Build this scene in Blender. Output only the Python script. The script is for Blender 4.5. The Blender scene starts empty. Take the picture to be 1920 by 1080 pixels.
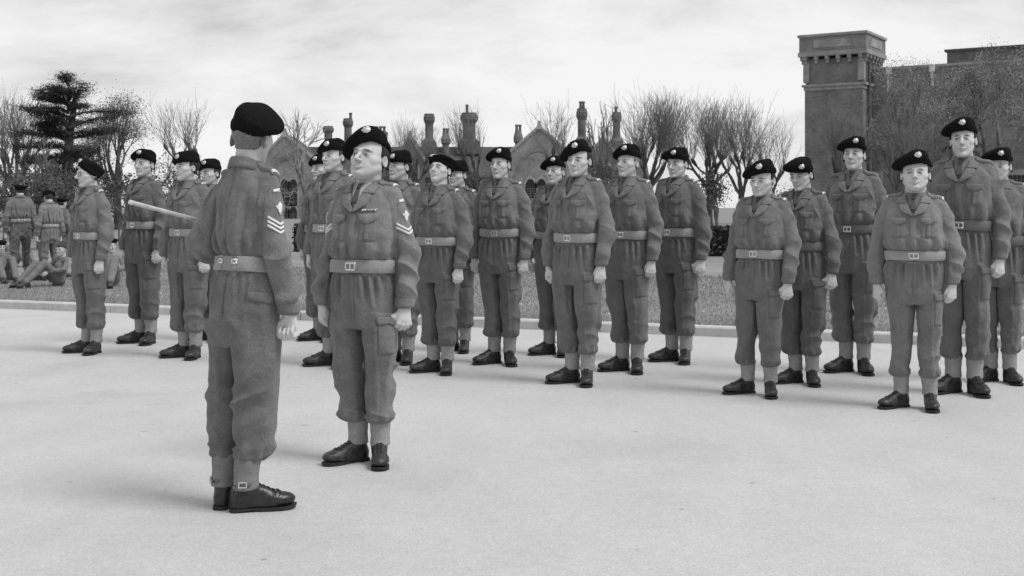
import bpy, math, random
import numpy as np
from mathutils import Vector, Matrix
from mathutils.bvhtree import BVHTree
R = math.radians
C = bpy.context.scene.collection
sc = bpy.context.scene

# ------------------------------------------------------------------ camera
F = 2300.0; HOR = 388.0; CAMZ = 1.33         # focal length and horizon in photo pixels (1920 wide)
cam = bpy.data.cameras.new('camera'); co = bpy.data.objects.new('camera', cam); C.objects.link(co)
co.location = (0, 0, CAMZ); co.rotation_euler = (R(90), 0, 0)
cam.sensor_width = 36; cam.lens = 36 * F / 1920; cam.shift_y = -(540 - HOR) / 1920
cam.clip_start = 0.1; cam.clip_end = 3000
cam.dof.use_dof = True; cam.dof.focus_distance = 7.2; cam.dof.aperture_fstop = 8.0
sc.camera = co
sc.view_settings.view_transform = 'Standard'; sc.view_settings.look = 'None'
sc.view_settings.exposure = 0.0; sc.view_settings.gamma = 1.0

# ------------------------------------------------------------------ sky and sun (thin overcast, black-and-white picture)
SUN_EL, SUN_AZ = 54, 60      # azimuth measured from the camera's back towards its right
w = bpy.data.worlds.new('World'); sc.world = w; w.use_nodes = True
nt = w.node_tree; N = nt.nodes; L = nt.links; N.clear()
out = N.new('ShaderNodeOutputWorld'); bg = N.new('ShaderNodeBackground'); bg.inputs[1].default_value = 0.1
sky = N.new('ShaderNodeTexSky'); sky.sky_type = 'NISHITA'; sky.sun_disc = False
sky.sun_elevation = R(SUN_EL); sky.sun_rotation = R(180 - SUN_AZ)
bw = N.new('ShaderNodeRGBToBW'); L.new(sky.outputs[0], bw.inputs[0])
tc = N.new('ShaderNodeTexCoord')
mp = N.new('ShaderNodeMapping'); mp.inputs['Scale'].default_value = (1.2, 1.2, 4.2); mp.inputs['Location'].default_value = (1.3, 0.4, 0.2)
L.new(tc.outputs['Generated'], mp.inputs[0])
n1 = N.new('ShaderNodeTexNoise'); n1.inputs['Scale'].default_value = 2.3; n1.inputs['Detail'].default_value = 7; n1.inputs['Roughness'].default_value = .6
n1.inputs['Distortion'].default_value = .35
L.new(mp.outputs[0], n1.inputs['Vector'])
cr = N.new('ShaderNodeValToRGB')
cr.color_ramp.elements[0].position = .39; cr.color_ramp.elements[0].color = (.61, .61, .61, 1)
cr.color_ramp.elements[1].position = .60; cr.color_ramp.elements[1].color = (.95, .95, .95, 1)
e = cr.color_ramp.elements.new(.49); e.color = (.81, .81, .81, 1)
L.new(n1.outputs[0], cr.inputs[0])
mul = N.new('ShaderNodeMath'); mul.operation = 'MULTIPLY'; mul.inputs[1].default_value = 10.0
L.new(cr.outputs[0], mul.inputs[0])
mx = N.new('ShaderNodeMix'); mx.data_type = 'FLOAT'; mx.inputs[0].default_value = .93
L.new(bw.outputs[0], mx.inputs[2]); L.new(mul.outputs[0], mx.inputs[3])
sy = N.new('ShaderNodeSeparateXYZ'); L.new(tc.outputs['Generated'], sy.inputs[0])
mrg = N.new('ShaderNodeMapRange'); mrg.interpolation_type = 'SMOOTHSTEP'      # sky dimmed behind the camera, added to make the light more directional
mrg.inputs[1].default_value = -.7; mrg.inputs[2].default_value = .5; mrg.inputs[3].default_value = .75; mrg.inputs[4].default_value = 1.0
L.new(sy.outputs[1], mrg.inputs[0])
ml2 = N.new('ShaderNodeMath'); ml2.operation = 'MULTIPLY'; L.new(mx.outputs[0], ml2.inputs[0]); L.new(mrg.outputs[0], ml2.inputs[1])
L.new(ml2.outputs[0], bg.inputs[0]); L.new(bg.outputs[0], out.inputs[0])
sl = bpy.data.lights.new('sun', 'SUN'); sl.energy = 2.2; sl.angle = R(24); sl.color = (1, 1, 1)
so = bpy.data.objects.new('sun', sl); C.objects.link(so)
sd = Vector((math.sin(R(SUN_AZ)) * math.cos(R(SUN_EL)), -math.cos(R(SUN_AZ)) * math.cos(R(SUN_EL)), math.sin(R(SUN_EL))))
so.rotation_euler = sd.to_track_quat('Z', 'Y').to_euler()

def at(px, py, Y):
    return ((px - 960) / F * Y, Y, CAMZ - (py - HOR) / F * Y)

# ------------------------------------------------------------------ materials
def mat(name, v, rough=.9, var=0.0, vscale=40, bump=0.0, bscale=200, metal=0.0, spec=.3, var2=0.0, v2scale=3, attr=None, dark=.03, sheen=0, crumple=0.0):
    m = bpy.data.materials.new(name); m.use_nodes = True
    n = m.node_tree.nodes; l = m.node_tree.links
    b = n['Principled BSDF']; b.inputs['Roughness'].default_value = rough; b.inputs['Metallic'].default_value = metal
    b.inputs['Specular IOR Level'].default_value = spec
    if sheen: b.inputs['Sheen Weight'].default_value = sheen
    tcn = n.new('ShaderNodeTexCoord')
    cur = n.new('ShaderNodeValue'); cur.outputs[0].default_value = v; cur = cur.outputs[0]
    def addvar(amount, scale, detail):
        nonlocal cur
        nz = n.new('ShaderNodeTexNoise'); nz.inputs['Scale'].default_value = scale; nz.inputs['Detail'].default_value = detail
        l.new(tcn.outputs['Object'], nz.inputs['Vector'])
        mr = n.new('ShaderNodeMapRange'); mr.inputs[1].default_value = .3; mr.inputs[2].default_value = .7
        mr.inputs[3].default_value = 1 - amount; mr.inputs[4].default_value = 1 + amount
        l.new(nz.outputs[0], mr.inputs[0])
        mu = n.new('ShaderNodeMath'); mu.operation = 'MULTIPLY'; l.new(cur, mu.inputs[0]); l.new(mr.outputs[0], mu.inputs[1]); cur = mu.outputs[0]
    if var: addvar(var, vscale, 2)
    if var2: addvar(var2, v2scale, 5)
    if crumple: addvar(.08, 95, 3)
    if attr:
        a = n.new('ShaderNodeAttribute'); a.attribute_name = attr
        mi = n.new('ShaderNodeMix'); mi.data_type = 'FLOAT'; l.new(a.outputs['Fac'], mi.inputs[0]); l.new(cur, mi.inputs[2]); mi.inputs[3].default_value = dark
        cur = mi.outputs[0]
    l.new(cur, b.inputs['Base Color'])
    if bump:
        nz = n.new('ShaderNodeTexNoise'); nz.inputs['Scale'].default_value = bscale; nz.inputs['Detail'].default_value = 3
        l.new(tcn.outputs['Object'], nz.inputs['Vector'])
        bp = n.new('ShaderNodeBump'); bp.inputs['Strength'].default_value = bump; bp.inputs['Distance'].default_value = .01
        l.new(nz.outputs[0], bp.inputs['Height']); l.new(bp.outputs[0], b.inputs['Normal'])
        if crumple:
            n2 = n.new('ShaderNodeTexNoise'); n2.inputs['Scale'].default_value = 11; n2.inputs['Detail'].default_value = 3; n2.inputs['Distortion'].default_value = .8
            l.new(tcn.outputs['Object'], n2.inputs['Vector'])
            b2 = n.new('ShaderNodeBump'); b2.inputs['Strength'].default_value = crumple; b2.inputs['Distance'].default_value = .06
            l.new(n2.outputs[0], b2.inputs['Height']); l.new(b2.outputs[0], bp.inputs['Normal'])
    return m

M = {}
M['serge'] = [mat('wool_serge_%s' % s, v, .95, .22, 260, .5, 320, spec=.12, var2=.16, v2scale=9, sheen=.16, crumple=.28) for s, v in (('mid', .185), ('pale', .215), ('deep', .155))]
M['trous'] = [mat('trouser_serge_%s' % s, v, .95, .22, 260, .5, 320, spec=.12, var2=.16, v2scale=9, sheen=.16, crumple=.28) for s, v in (('mid', .160), ('pale', .185), ('deep', .13))]
M['trim'] = mat('serge_trim', .15, .95, .2, 260, .4, 320, spec=.12)
M['web'] = mat('webbing', .35, .9, .14, 120, .5, 300, spec=.15, var2=.1, v2scale=12)
M['webdark'] = mat('webbing_dark', .17, .9, .14, 120, .5, 300, spec=.15)
M['webmid'] = mat('webbing_mid', .24, .9, .14, 120, .5, 300, spec=.15, var2=.1, v2scale=12)
M['brass'] = mat('polished_brass', .75, .32, metal=.8)
M['badge'] = mat('white_metal_badge', .62, .4, .45, 160, metal=.3)
M['white'] = mat('white_tape', .72, .9, .1, 200)
M['denim'] = mat('faded_denim', .19, .95, .1, 60, .3, 90, spec=.1, var2=.1, v2scale=4, crumple=.3)
M['beret'] = mat('black_felt', .011, 1.0, .4, 200, .4, 300, spec=.05)
M['band'] = mat('leather_band', .035, .5)
M['boot'] = mat('black_leather', .018, .33, .5, 40, .25, 60, spec=.5)
M['bootd'] = mat('dusty_leather', .030, .45, .8, 30, .3, 60, spec=.5)
M['sole'] = mat('boot_sole', .03, .7, .3, 60)
M['lace'] = mat('lace', .02, .6)
M['skin'] = mat('skin', .56, .55, .05, 60, .08, 120, spec=.35, attr='tone', dark=.035)
M['shirt'] = mat('khaki_shirt', .17, .9, .1, 200, .3, 300)
M['shirtp'] = mat('pale_shirt', .40, .9, .1, 200, .3, 300)
M['tie'] = mat('tie', .085, .9, .1, 200, .3, 300)
M['hairs'] = [mat('hair_%d' % i, v, .6, .5, 200, .6, 250) for i, v in enumerate((.02, .05, .11, .2))]
M['wood'] = mat('varnished_cane', .5, .4, .2, 30)
M['glass'] = mat('glass_rim', .3, .3, metal=.6)
M['ribbon'] = mat('ribbon', .3, .8, .8, 90)

# ------------------------------------------------------------------ mesh helpers
def mesh_np(name, V, Q, mat_, parent=None, smooth=True, loc=None, tri=False):
    me = bpy.data.meshes.new(name); V = np.asarray(V, dtype=np.float32); Q = np.asarray(Q, dtype=np.int32)
    k = Q.shape[1]
    me.vertices.add(len(V)); me.vertices.foreach_set('co', V.ravel())
    me.loops.add(len(Q) * k); me.loops.foreach_set('vertex_index', Q.ravel())
    me.polygons.add(len(Q)); me.polygons.foreach_set('loop_start', np.arange(0, len(Q) * k, k, dtype=np.int32))
    me.polygons.foreach_set('use_smooth', np.full(len(Q), smooth))
    me.update(calc_edges=True); me.validate()
    if mat_: me.materials.append(mat_)
    o = bpy.data.objects.new(name, me); C.objects.link(o)
    if parent: o.parent = parent
    if loc is not None: o.location = loc
    return o

class MB:
    """plain polygon collector"""
    def __init__(s): s.v = []; s.f = []
    def add(s, v, f):
        n = len(s.v); s.v += [tuple(p) for p in v]; s.f += [tuple(i + n for i in q) for q in f]
    def box(s, c, d, rz=0, top=1.0, topy=None):
        x, y, z = d[0] / 2, d[1] / 2, d[2] / 2; topy = top if topy is None else topy
        P = [(-x, -y, -z), (x, -y, -z), (x, y, -z), (-x, y, -z), (-x * top, -y * topy, z), (x * top, -y * topy, z), (x * top, y * topy, z), (-x * top, y * topy, z)]
        cs, sn = math.cos(rz), math.sin(rz)
        s.add([(c[0] + p[0] * cs - p[1] * sn, c[1] + p[0] * sn + p[1] * cs, c[2] + p[2]) for p in P],
              [(0, 3, 2, 1), (4, 5, 6, 7), (0, 1, 5, 4), (1, 2, 6, 5), (2, 3, 7, 6), (3, 0, 4, 7)])
    def lathe(s, c, prof, n=10, sx=1, sy=1):
        vs = []; fs = []
        for r, z in prof:
            for i in range(n):
                a = 2 * math.pi * i / n + math.pi / n; vs.append((c[0] + r * sx * math.cos(a), c[1] + r * sy * math.sin(a), c[2] + z))
        for k in range(len(prof) - 1):
            for i in range(n):
                j = (i + 1) % n; fs.append((k * n + i, k * n + j, (k + 1) * n + j, (k + 1) * n + i))
        fs.append(tuple(reversed(range(n)))); fs.append(tuple(range((len(prof) - 1) * n, len(prof) * n)))
        s.add(vs, fs)
    def prism(s, pts, y0, y1, T):
        """polygon in local x,z extruded along local y; T maps local to world"""
        n = len(pts)
        v = [T(p[0], y0, p[1]) for p in pts] + [T(p[0], y1, p[1]) for p in pts]
        f = [tuple(range(n)), tuple(reversed(range(n, 2 * n)))] + [(i, i + n, (i + 1) % n + n, (i + 1) % n) for i in range(n)]
        s.add(v, f)
    def build(s, name, m, parent=None, smooth=False):
        me = bpy.data.meshes.new(name); me.from_pydata(s.v, [], s.f); me.update()
        import bmesh
        bm = bmesh.new(); bm.from_mesh(me); bmesh.ops.recalc_face_normals(bm, faces=bm.faces); bm.to_mesh(me); bm.free()
        for p in me.polygons: p.use_smooth = smooth
        me.materials.append(m)
        o = bpy.data.objects.new(name, me); C.objects.link(o); o.parent = parent
        return o

def tag(o, label=None, cat=None, group=None, kind=None):
    if label: o['label'] = label
    if cat: o['category'] = cat
    if group: o['group'] = group
    if kind: o['kind'] = kind
    return o
def empty(name, loc=(0, 0, 0), rz=0):
    o = bpy.data.objects.new(name, None); C.objects.link(o); o.location = loc; o.rotation_euler = (0, 0, rz); o.empty_display_size = .2
    return o

def seg_mesh(segs, n=4):
    """segments (x0,y0,z0,x1,y1,z1,r0,r1) -> one set of verts, quads"""
    S = np.asarray(segs, dtype=np.float64); A = S[:, :3]; B = S[:, 3:6]; D = B - A
    D /= np.linalg.norm(D, axis=1)[:, None] + 1e-9
    ref = np.where(np.abs(D[:, 2:3]) > .9, np.array([[1., 0, 0]]), np.array([[0, 0, 1.]]))
    U = np.cross(D, ref); U /= np.linalg.norm(U, axis=1)[:, None]; W = np.cross(D, U)
    V = np.zeros((len(S), 2 * n, 3)); 
    for i in range(n):
        a = 2 * math.pi * i / n; d = U * math.cos(a) + W * math.sin(a)
        V[:, i] = A + d * S[:, 6:7]; V[:, n + i] = B + d * S[:, 7:8]
    q = np.array([(i, (i + 1) % n, n + (i + 1) % n, n + i) for i in range(n)])
    Q = q[None] + (np.arange(len(S)) * 2 * n)[:, None, None]
    return V.reshape(-1, 3), Q.reshape(-1, 4)

# ------------------------------------------------------------------ signed-distance modelling
def surfnet(f, lo, hi, h):
    lo = np.array(lo, dtype=np.float32); n = np.ceil((np.array(hi) - lo) / h).astype(int) + 1
    xs = [(lo[i] + h * np.arange(n[i])).astype(np.float32) for i in range(3)]
    V = f(xs[0][:, None, None], xs[1][None, :, None], xs[2][None, None, :])
    V = np.broadcast_to(V, tuple(n)).astype(np.float32)
    I = V < 0
    cnt = np.zeros(tuple(n - 1), dtype=np.int8)
    cor = [(a, b, c) for a in (0, 1) for b in (0, 1) for c in (0, 1)]
    for a, b, c in cor: cnt += I[a:n[0] - 1 + a, b:n[1] - 1 + b, c:n[2] - 1 + c]
    act = (cnt > 0) & (cnt < 8); ai = np.argwhere(act)
    cv = np.stack([V[ai[:, 0] + a, ai[:, 1] + b, ai[:, 2] + c] for a, b, c in cor], 1)
    pos = np.zeros((len(ai), 3)); k = np.zeros(len(ai))
    for p in range(8):
        for q in range(p + 1, 8):
            if sum(abs(cor[p][i] - cor[q][i]) for i in range(3)) != 1: continue
            m = (cv[:, p] < 0) != (cv[:, q] < 0)
            d = cv[:, p] - cv[:, q]; t = np.where(m, cv[:, p] / np.where(d == 0, 1, d), 0)
            pos += np.where(m[:, None], np.array(cor[p]) + t[:, None] * (np.array(cor[q]) - np.array(cor[p])), 0); k += m
    pos = pos / k[:, None] * h + ai * h + lo
    idx = -np.ones(act.shape, dtype=np.int64); idx[act] = np.arange(len(ai))
    fs = []
    def quads(s, offs):
        a = np.argwhere(s[0]); fl = s[1][s[0]]
        q = np.stack([idx[tuple((a + np.array(o)).T)] for o in offs], 1)
        q[~fl] = q[~fl][:, ::-1]; return q
    J = I
    s = J[:-1, 1:-1, 1:-1] != J[1:, 1:-1, 1:-1]; fs.append(quads((s, J[:-1, 1:-1, 1:-1]), ((0, 0, 0), (0, 1, 0), (0, 1, 1), (0, 0, 1))))
    s = J[1:-1, :-1, 1:-1] != J[1:-1, 1:, 1:-1]; fs.append(quads((s, J[1:-1, :-1, 1:-1]), ((0, 0, 0), (0, 0, 1), (1, 0, 1), (1, 0, 0))))
    s = J[1:-1, 1:-1, :-1] != J[1:-1, 1:-1, 1:]; fs.append(quads((s, J[1:-1, 1:-1, :-1]), ((0, 0, 0), (1, 0, 0), (1, 1, 0), (0, 1, 0))))
    return pos, np.concatenate(fs)

def rc(P, a, b, r0, r1):
    x, y, z = P; d = [b[i] - a[i] for i in range(3)]; L2 = sum(q * q for q in d) + 1e-12
    t = np.clip(((x - a[0]) * d[0] + (y - a[1]) * d[1] + (z - a[2]) * d[2]) / L2, 0, 1)
    return np.sqrt((x - a[0] - t * d[0]) ** 2 + (y - a[1] - t * d[1]) ** 2 + (z - a[2] - t * d[2]) ** 2) - (r0 + (r1 - r0) * t)
def ell(P, c, r):
    x, y, z = P; k = np.sqrt(((x - c[0]) / r[0]) ** 2 + ((y - c[1]) / r[1]) ** 2 + ((z - c[2]) / r[2]) ** 2)
    return (k - 1) * min(r)
def smin(a, b, k):
    h = np.clip(.5 + .5 * (b - a) / k, 0, 1); return b + (a - b) * h - k * h * (1 - h)
def smax(a, b, k): return -smin(-a, -b, k)
def loft(P, zs, cx, cy, a, b, n=2.0, cap=True):
    x, y, z = P
    I = lambda q: np.interp(z, zs, q).astype(np.float32) if hasattr(q, '__len__') else q
    A, B, X, Y = I(a), I(b), I(cx), I(cy)
    k = (np.abs((x - X) / A) ** n + np.abs((y - Y) / B) ** n) ** (1 / n)
    d = (k - 1) * np.minimum(A, B)
    if cap: d = np.maximum(d, np.maximum(z - zs[-1], zs[0] - z))
    return d
def curve(zs, vs):
    """smooth resample of a profile"""
    zz = np.linspace(zs[0], zs[-1], 60); 
    v = np.interp(zz, zs, vs); ker = np.array([1, 2, 3, 2, 1.]) / 9
    vp = np.pad(v, 2, mode='edge'); return zz, np.convolve(vp, ker, 'valid')

_rng = np.random.RandomState(5); _tab = _rng.rand(4096).astype(np.float64)
def vn(x, y, z, seed=0):
    """value noise, -1..1"""
    def h(i, j, k): return _tab[(i * 73856093 ^ j * 19349663 ^ k * 83492791 ^ (seed * 7919)) & 4095]
    x = np.asarray(x); xi = np.floor(x).astype(np.int64); yi = np.floor(y).astype(np.int64); zi = np.floor(z).astype(np.int64)
    fx, fy, fz = x - xi, y - yi, z - zi
    fx = fx * fx * (3 - 2 * fx); fy = fy * fy * (3 - 2 * fy); fz = fz * fz * (3 - 2 * fz)
    r = 0
    for a in (0, 1):
        for b in (0, 1):
            for c in (0, 1):
                r = r + h(xi + a, yi + b, zi + c) * (fx if a else 1 - fx) * (fy if b else 1 - fy) * (fz if c else 1 - fz)
    return r * 2 - 1
def ridge(*a, **k): return 1 - 2 * np.abs(vn(*a, **k)) ** .8
def normals(V, Q):
    n = np.cross(V[Q[:, 2]] - V[Q[:, 0]], V[Q[:, 3 if Q.shape[1] > 3 else 1]] - V[Q[:, 1]] if Q.shape[1] > 3 else V[Q[:, 1]] - V[Q[:, 0]])
    o = np.zeros_like(V)
    for c in range(Q.shape[1]):
        for i in range(3): o[:, i] += np.bincount(Q[:, c], n[:, i], minlength=len(V))
    return o / (np.linalg.norm(o, axis=1)[:, None] + 1e-12)
def relax(V, Q, it=1, f=.5):
    for _ in range(it):
        s = np.zeros_like(V); c = np.zeros(len(V))
        for k in range(4):
            a, b = Q[:, k], Q[:, (k + 1) % 4]
            for i in range(3): s[:, i] += np.bincount(a, V[b, i], minlength=len(V)) + np.bincount(b, V[a, i], minlength=len(V))
            c += np.bincount(a, minlength=len(V)) + np.bincount(b, minlength=len(V))
        V = V + f * (s / np.maximum(c, 1)[:, None] - V)
    return V
def ss(a, b, x): t = np.clip((x - a) / (b - a), 0, 1); return t * t * (3 - 2 * t)
def bell(x, c, w): return np.exp(-((x - c) / w) ** 2)

# ------------------------------------------------------------------ head, hands, body (canonical soldier, 1.75 m, facing -Y)
HC = (0, -.012, 1.635)
def head_sdf(x, y, z):
    x = x - HC[0]; y = y - HC[1]; z = z - HC[2]; P = (np.abs(x), y, z)
    d = ell(P, (0, .014, .028), (.0745, .096, .086))
    d = smin(d, ell(P, (0, -.032, -.032), (.0575, .058, .080)), .028)
    d = smin(d, rc(P, (.047, .004, -.050), (.012, -.064, -.099), .0165, .0155), .022)
    d = smin(d, rc(P, (.030, .0, -.035), (.010, -.045, -.085), .030, .024), .02)
    d = smin(d, rc(P, (.046, -.050, -.020), (.056, -.018, -.014), .0195, .014), .014)          # cheekbone
    d = smin(d, ell(P, (0, -.079, -.100), (.019, .015, .015)), .014)                              # chin
    d = smax(d, -ell(P, (0, -.106, -.083), (.022, .010, .007)), .010)                             # below the lip
    d = smin(d, rc(P, (0, -.091, .017), (.034, -.079, .0205), .0085, .0095), .012)                 # brow ridge
    d = smax(d, -ell(P, (.0305, -.098, -.002), (.0195, .0205, .0120)), .008)
    d = smin(d, ell(P, (.0305, -.0735, -.003), (.0140, .0130, .0115)), .002)
    d = smin(d, rc(P, (.020, -.0845, .0035), (.042, -.0785, .0025), .0038, .0032), .003)           # upper lid
    d = smin(d, rc(P, (.020, -.083, -.0105), (.040, -.078, -.0095), .0026, .0022), .003)           # lower lid
    d = smin(d, rc(P, (0, -.089, .008), (0, -.117, -.030), .0072, .0098), .007)
    d = smin(d, ell(P, (.0120, -.101, -.034), (.0080, .0095, .0072)), .005)
    d = smax(d, -ell(P, (.0075, -.110, -.0435), (.0035, .0045, .004)), .002)
    d = smax(d, -rc(P, (.021, -.100, -.036), (.031, -.089, -.066), .0022, .0022), .006)            # nose-to-mouth fold
    d = smin(d, rc(P, (0, -.0960, -.0585), (.021, -.085, -.0615), .0048, .0025), .005)
    d = smin(d, rc(P, (0, -.0945, -.0690), (.016, -.085, -.0660), .0058, .003), .005)
    d = smax(d, -rc(P, (0, -.1030, -.0633), (.025, -.090, -.0640), .0020, .0018), .002)
    X = P[0] - .28 * np.maximum(y - .0, 0)
    ear = ell((X, y + .22 * z, P[2]), (.0745, .012, -.006), (.0075, .0175, .031))
    ear = smax(ear, -ell((X, y + .22 * z, P[2]), (.0830, .010, -.004), (.0062, .0105, .020)), .003)
    d = smin(d, ear, .005)
    neck = rc((x, y * .95, z), (0, .022, -.05), (0, .040, -.19), .0535, .061)
    d = smin(d, neck, .018)
    return d
def head_tone(V, style, brow=.7):
    x = np.abs(V[:, 0] - HC[0]); sx = V[:, 0]; y = V[:, 1] - HC[1]; z = V[:, 2] - HC[2]
    fr = ss(-.055, -.07, y)
    t = brow * bell(x, .032, .016) ** .6 * np.minimum(1, 1.6 * bell(z, .0195 - .12 * (x - .031) - 3.5 * (x - .03) ** 2, .0052)) * fr * (x > .011)
    t = np.maximum(t, .92 * bell(x, .0305, .013) * np.minimum(1, 1.4 * bell(z, .0012 - 4 * (x - .030) ** 2, .0028)) * fr)       # lash line
    t = np.maximum(t, .93 * np.minimum(1, 1.8 * np.exp(-((sx - np.sign(sx) * .0305 + .0025) ** 2 + (z + .0025) ** 2) / .0052 ** 2)) * fr)   # iris
    t = np.maximum(t, .35 * bell(x, .0305, .014) * bell(z, -.0105, .003) * fr)
    t = np.maximum(t, .30 * bell(x, .019, .008) * bell(z, .004, .010) * fr)
    t = np.maximum(t, .62 * bell(x, 0, .024) ** .6 * bell(z, -.0635, .0026) * fr)
    t = np.maximum(t, .24 * bell(x, 0, .020) * bell(z, -.0635, .0085) * fr)
    t = np.maximum(t, .85 * bell(x, .0080, .0040) * bell(z, -.0420, .0035) * (y < -.088))
    t = np.maximum(t, .5 * bell(x, .082, .010) * bell(z, -.004, .013) * bell(y, .008, .008))
    t = np.maximum(t, .13 * ss(-.035, -.07, z) * ss(-.14, -.10, z) * (y < .03) + .08 * ss(-.02, -.10, z) * ss(.2, .0, y) * 0)
    t = np.maximum(t, .16 * bell(x, .026 + .25 * (-.036 - z), .0035) * bell(z, -.052, .016) * fr)
    if style in ('moustache', 'lined'):
        for zz_ in (.036, .046): t = np.maximum(t, .22 * bell(z, zz_ + .004 * np.sin(x * 90), .0018) * bell(x, 0, .035) * fr)
    if style == 'moustache': t = np.maximum(t, .30 * bell(x, 0, .024) * bell(z, -.0525, .004) * fr)
    return t
def hand_local(P, fist=0.0):
    x, y, z = P   # wrist at 0, fingers towards -z, palm towards -x, thumb towards -y
    d = rc(P, (0, 0, .07), (0, 0, 0), .031, .023)
    d = smin(d, rc((x * 1.15, y * .85, z), (0, .0, -.005), (-.002, 0, -.06), .022, .026), .02)
    ks = [(-.031, -.082, .0), (-.0105, -.088, .003), (.0105, -.086, .003), (.029, -.079, -.001)]
    ln = [.034, .038, .036, .028]
    for (ky, kz, kx), q in zip(ks, ln):
        d = smin(d, rc(P, (0, ky * .5, -.02), (kx, ky, kz), .014, .0115), .010)
        a1 = R(22 + 62 * fist); a2 = a1 + R(42 + 40 * fist); a3 = a2 + R(30 + 30 * fist)
        p1 = (kx - q * math.sin(a1), ky * .97, kz - q * math.cos(a1)); p2 = (p1[0] - .024 * math.sin(a2), ky * .93, p1[2] - .024 * math.cos(a2)); p3 = (p2[0] - .018 * math.sin(a3), ky * .9, p2[2] - .018 * math.cos(a3))
        f = np.minimum(rc(P, (kx, ky, kz), p1, .0108, .0098), np.minimum(rc(P, p1, p2, .0095, .0088), rc(P, p2, p3, .0086, .0075)))
        d = smin(d, f, .0035)
    t = smin(rc(P, (-.006, -.018, -.022), (-.018, -.042, -.055), .0145, .0125), rc(P, (-.018, -.042, -.055), (-.030, -.036, -.088), .0115, .0085), .006)
    return smin(d, t, .006)
def make_hand(M4, h=.0033, fist=0.0):
    V, Q = surfnet(lambda x, y, z: hand_local((x, y, z), fist), (-.085, -.075, -.16), (.045, .06, .075), h)
    return V, Q, M4
def xf(V, M4): 
    A = np.array(M4); return V @ A[:3, :3].T + A[:3, 3]

ARM = dict(
    hang=[(.148, .012, 1.434, .056), (.186, .018, 1.34, .059), (.226, .030, 1.17, .058), (.242, .020, 1.07, .0575), (.244, -.006, .96, .055), (.241, -.014, .925, .051)],
    bent=[(.148, .012, 1.434, .056), (.186, .045, 1.33, .060), (.218, .095, 1.165, .066), (.222, .02, 1.125, .066), (.190, -.13, 1.17, .056), (.160, -.20, 1.19, .050)])
CUFF = dict(hang=((.241, -.014, .925), (.236, -.022, .872), .045, .041), bent=((.160, -.20, 1.19), (.142, -.245, 1.198), .045, .041))
def blouse_sdf(x, y, z, la='hang'):
    zs = [1.02, 1.11, 1.125, 1.15, 1.20, 1.27, 1.34, 1.40, 1.44, 1.475, 1.505, 1.53]
    a = [.176, .176, .178, .190, .186, .180, .175, .168, .152, .110, .077, .067]
    b = [.122, .122, .128, .146, .150, .146, .142, .130, .114, .092, .074, .066]
    cy = [.0, .0, -.002, -.004, -.006, -.004, -.002, .004, .012, .020, .026, .030]
    zz, A = curve(zs, a); B = curve(zs, b)[1]; CY = curve(zs, cy)[1]
    A = np.interp(zz, zs, a) * .4 + A * .6
    d = loft((x, y, z), zz, 0, CY, A, B, 2.25)
    for s, pose in ((1, la), (-1, 'hang')):
        P = (x * s, y, z); pts = ARM[pose]
        arm = None
        for p, q in zip(pts[:-1], pts[1:]):
            c = rc(P, p[:3], q[:3], p[3], q[3]); arm = c if arm is None else smin(arm, c, .012)
        cf = CUFF[pose]; arm = smin(arm, rc(P, cf[0], cf[1], cf[2], cf[3]), .006)
        d = smin(d, rc(P, (.055, .026, 1.484), (.140, .014, 1.452), .028, .042), .03)
        d = smin(d, arm, .012)
    return np.maximum(d, 1.0 * (1.02 - z) * (np.abs(x) < .19) + -1 * (np.abs(x) >= .19))
def trouser_sdf(x, y, z):
    zs = [.74, .80, .88, .96, 1.03, 1.09]
    a = [.155, .178, .186, .186, .177, .176]; b = [.115, .128, .134, .130, .121, .119]
    zz, A = curve(zs, a); B = curve(zs, b)[1]
    d = loft((x, y, z), zz, 0, .0, A, B, 2.3)
    zl = [.222, .232, .245, .27, .32, .42, .52, .64, .74, .82]
    la = [.050, .065, .070, .070, .067, .069, .075, .083, .089, .080]
    lb = [.056, .074, .082, .084, .083, .085, .093, .106, .118, .11]
    cx = [.072, .074, .080, .083, .083, .083, .085, .088, .092, .098]
    cy = [.012, .010, .006, .004, .006, .008, .0, -.002, 0, 0]
    zq, LA = curve(zl, la); LB = curve(zl, lb)[1]; CX = curve(zl, cx)[1]; CY = curve(zl, cy)[1]; kk = np.clip((.30 - zq) / .05, 0, 1); LA = LA * (1 - kk) + np.interp(zq, zl, la) * kk; LB = LB * (1 - kk) + np.interp(zq, zl, lb) * kk
    xa = np.abs(x)
    CXz = np.interp(z, zq, CX); 
    ang = R(14); px = (xa - CXz); 
    leg = loft((px * math.cos(ang) + y * math.sin(ang), -px * math.sin(ang) + y * math.cos(ang), z), zq, 0, CY, LA, LB, 2.1)
    # pressed crease
    u = px * math.cos(ang) + y * math.sin(ang)
    leg = leg - .006 * np.exp(-(u / .010) ** 2) * ss(.25, .35, z) 
    return smin(d, leg, .014)

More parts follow.
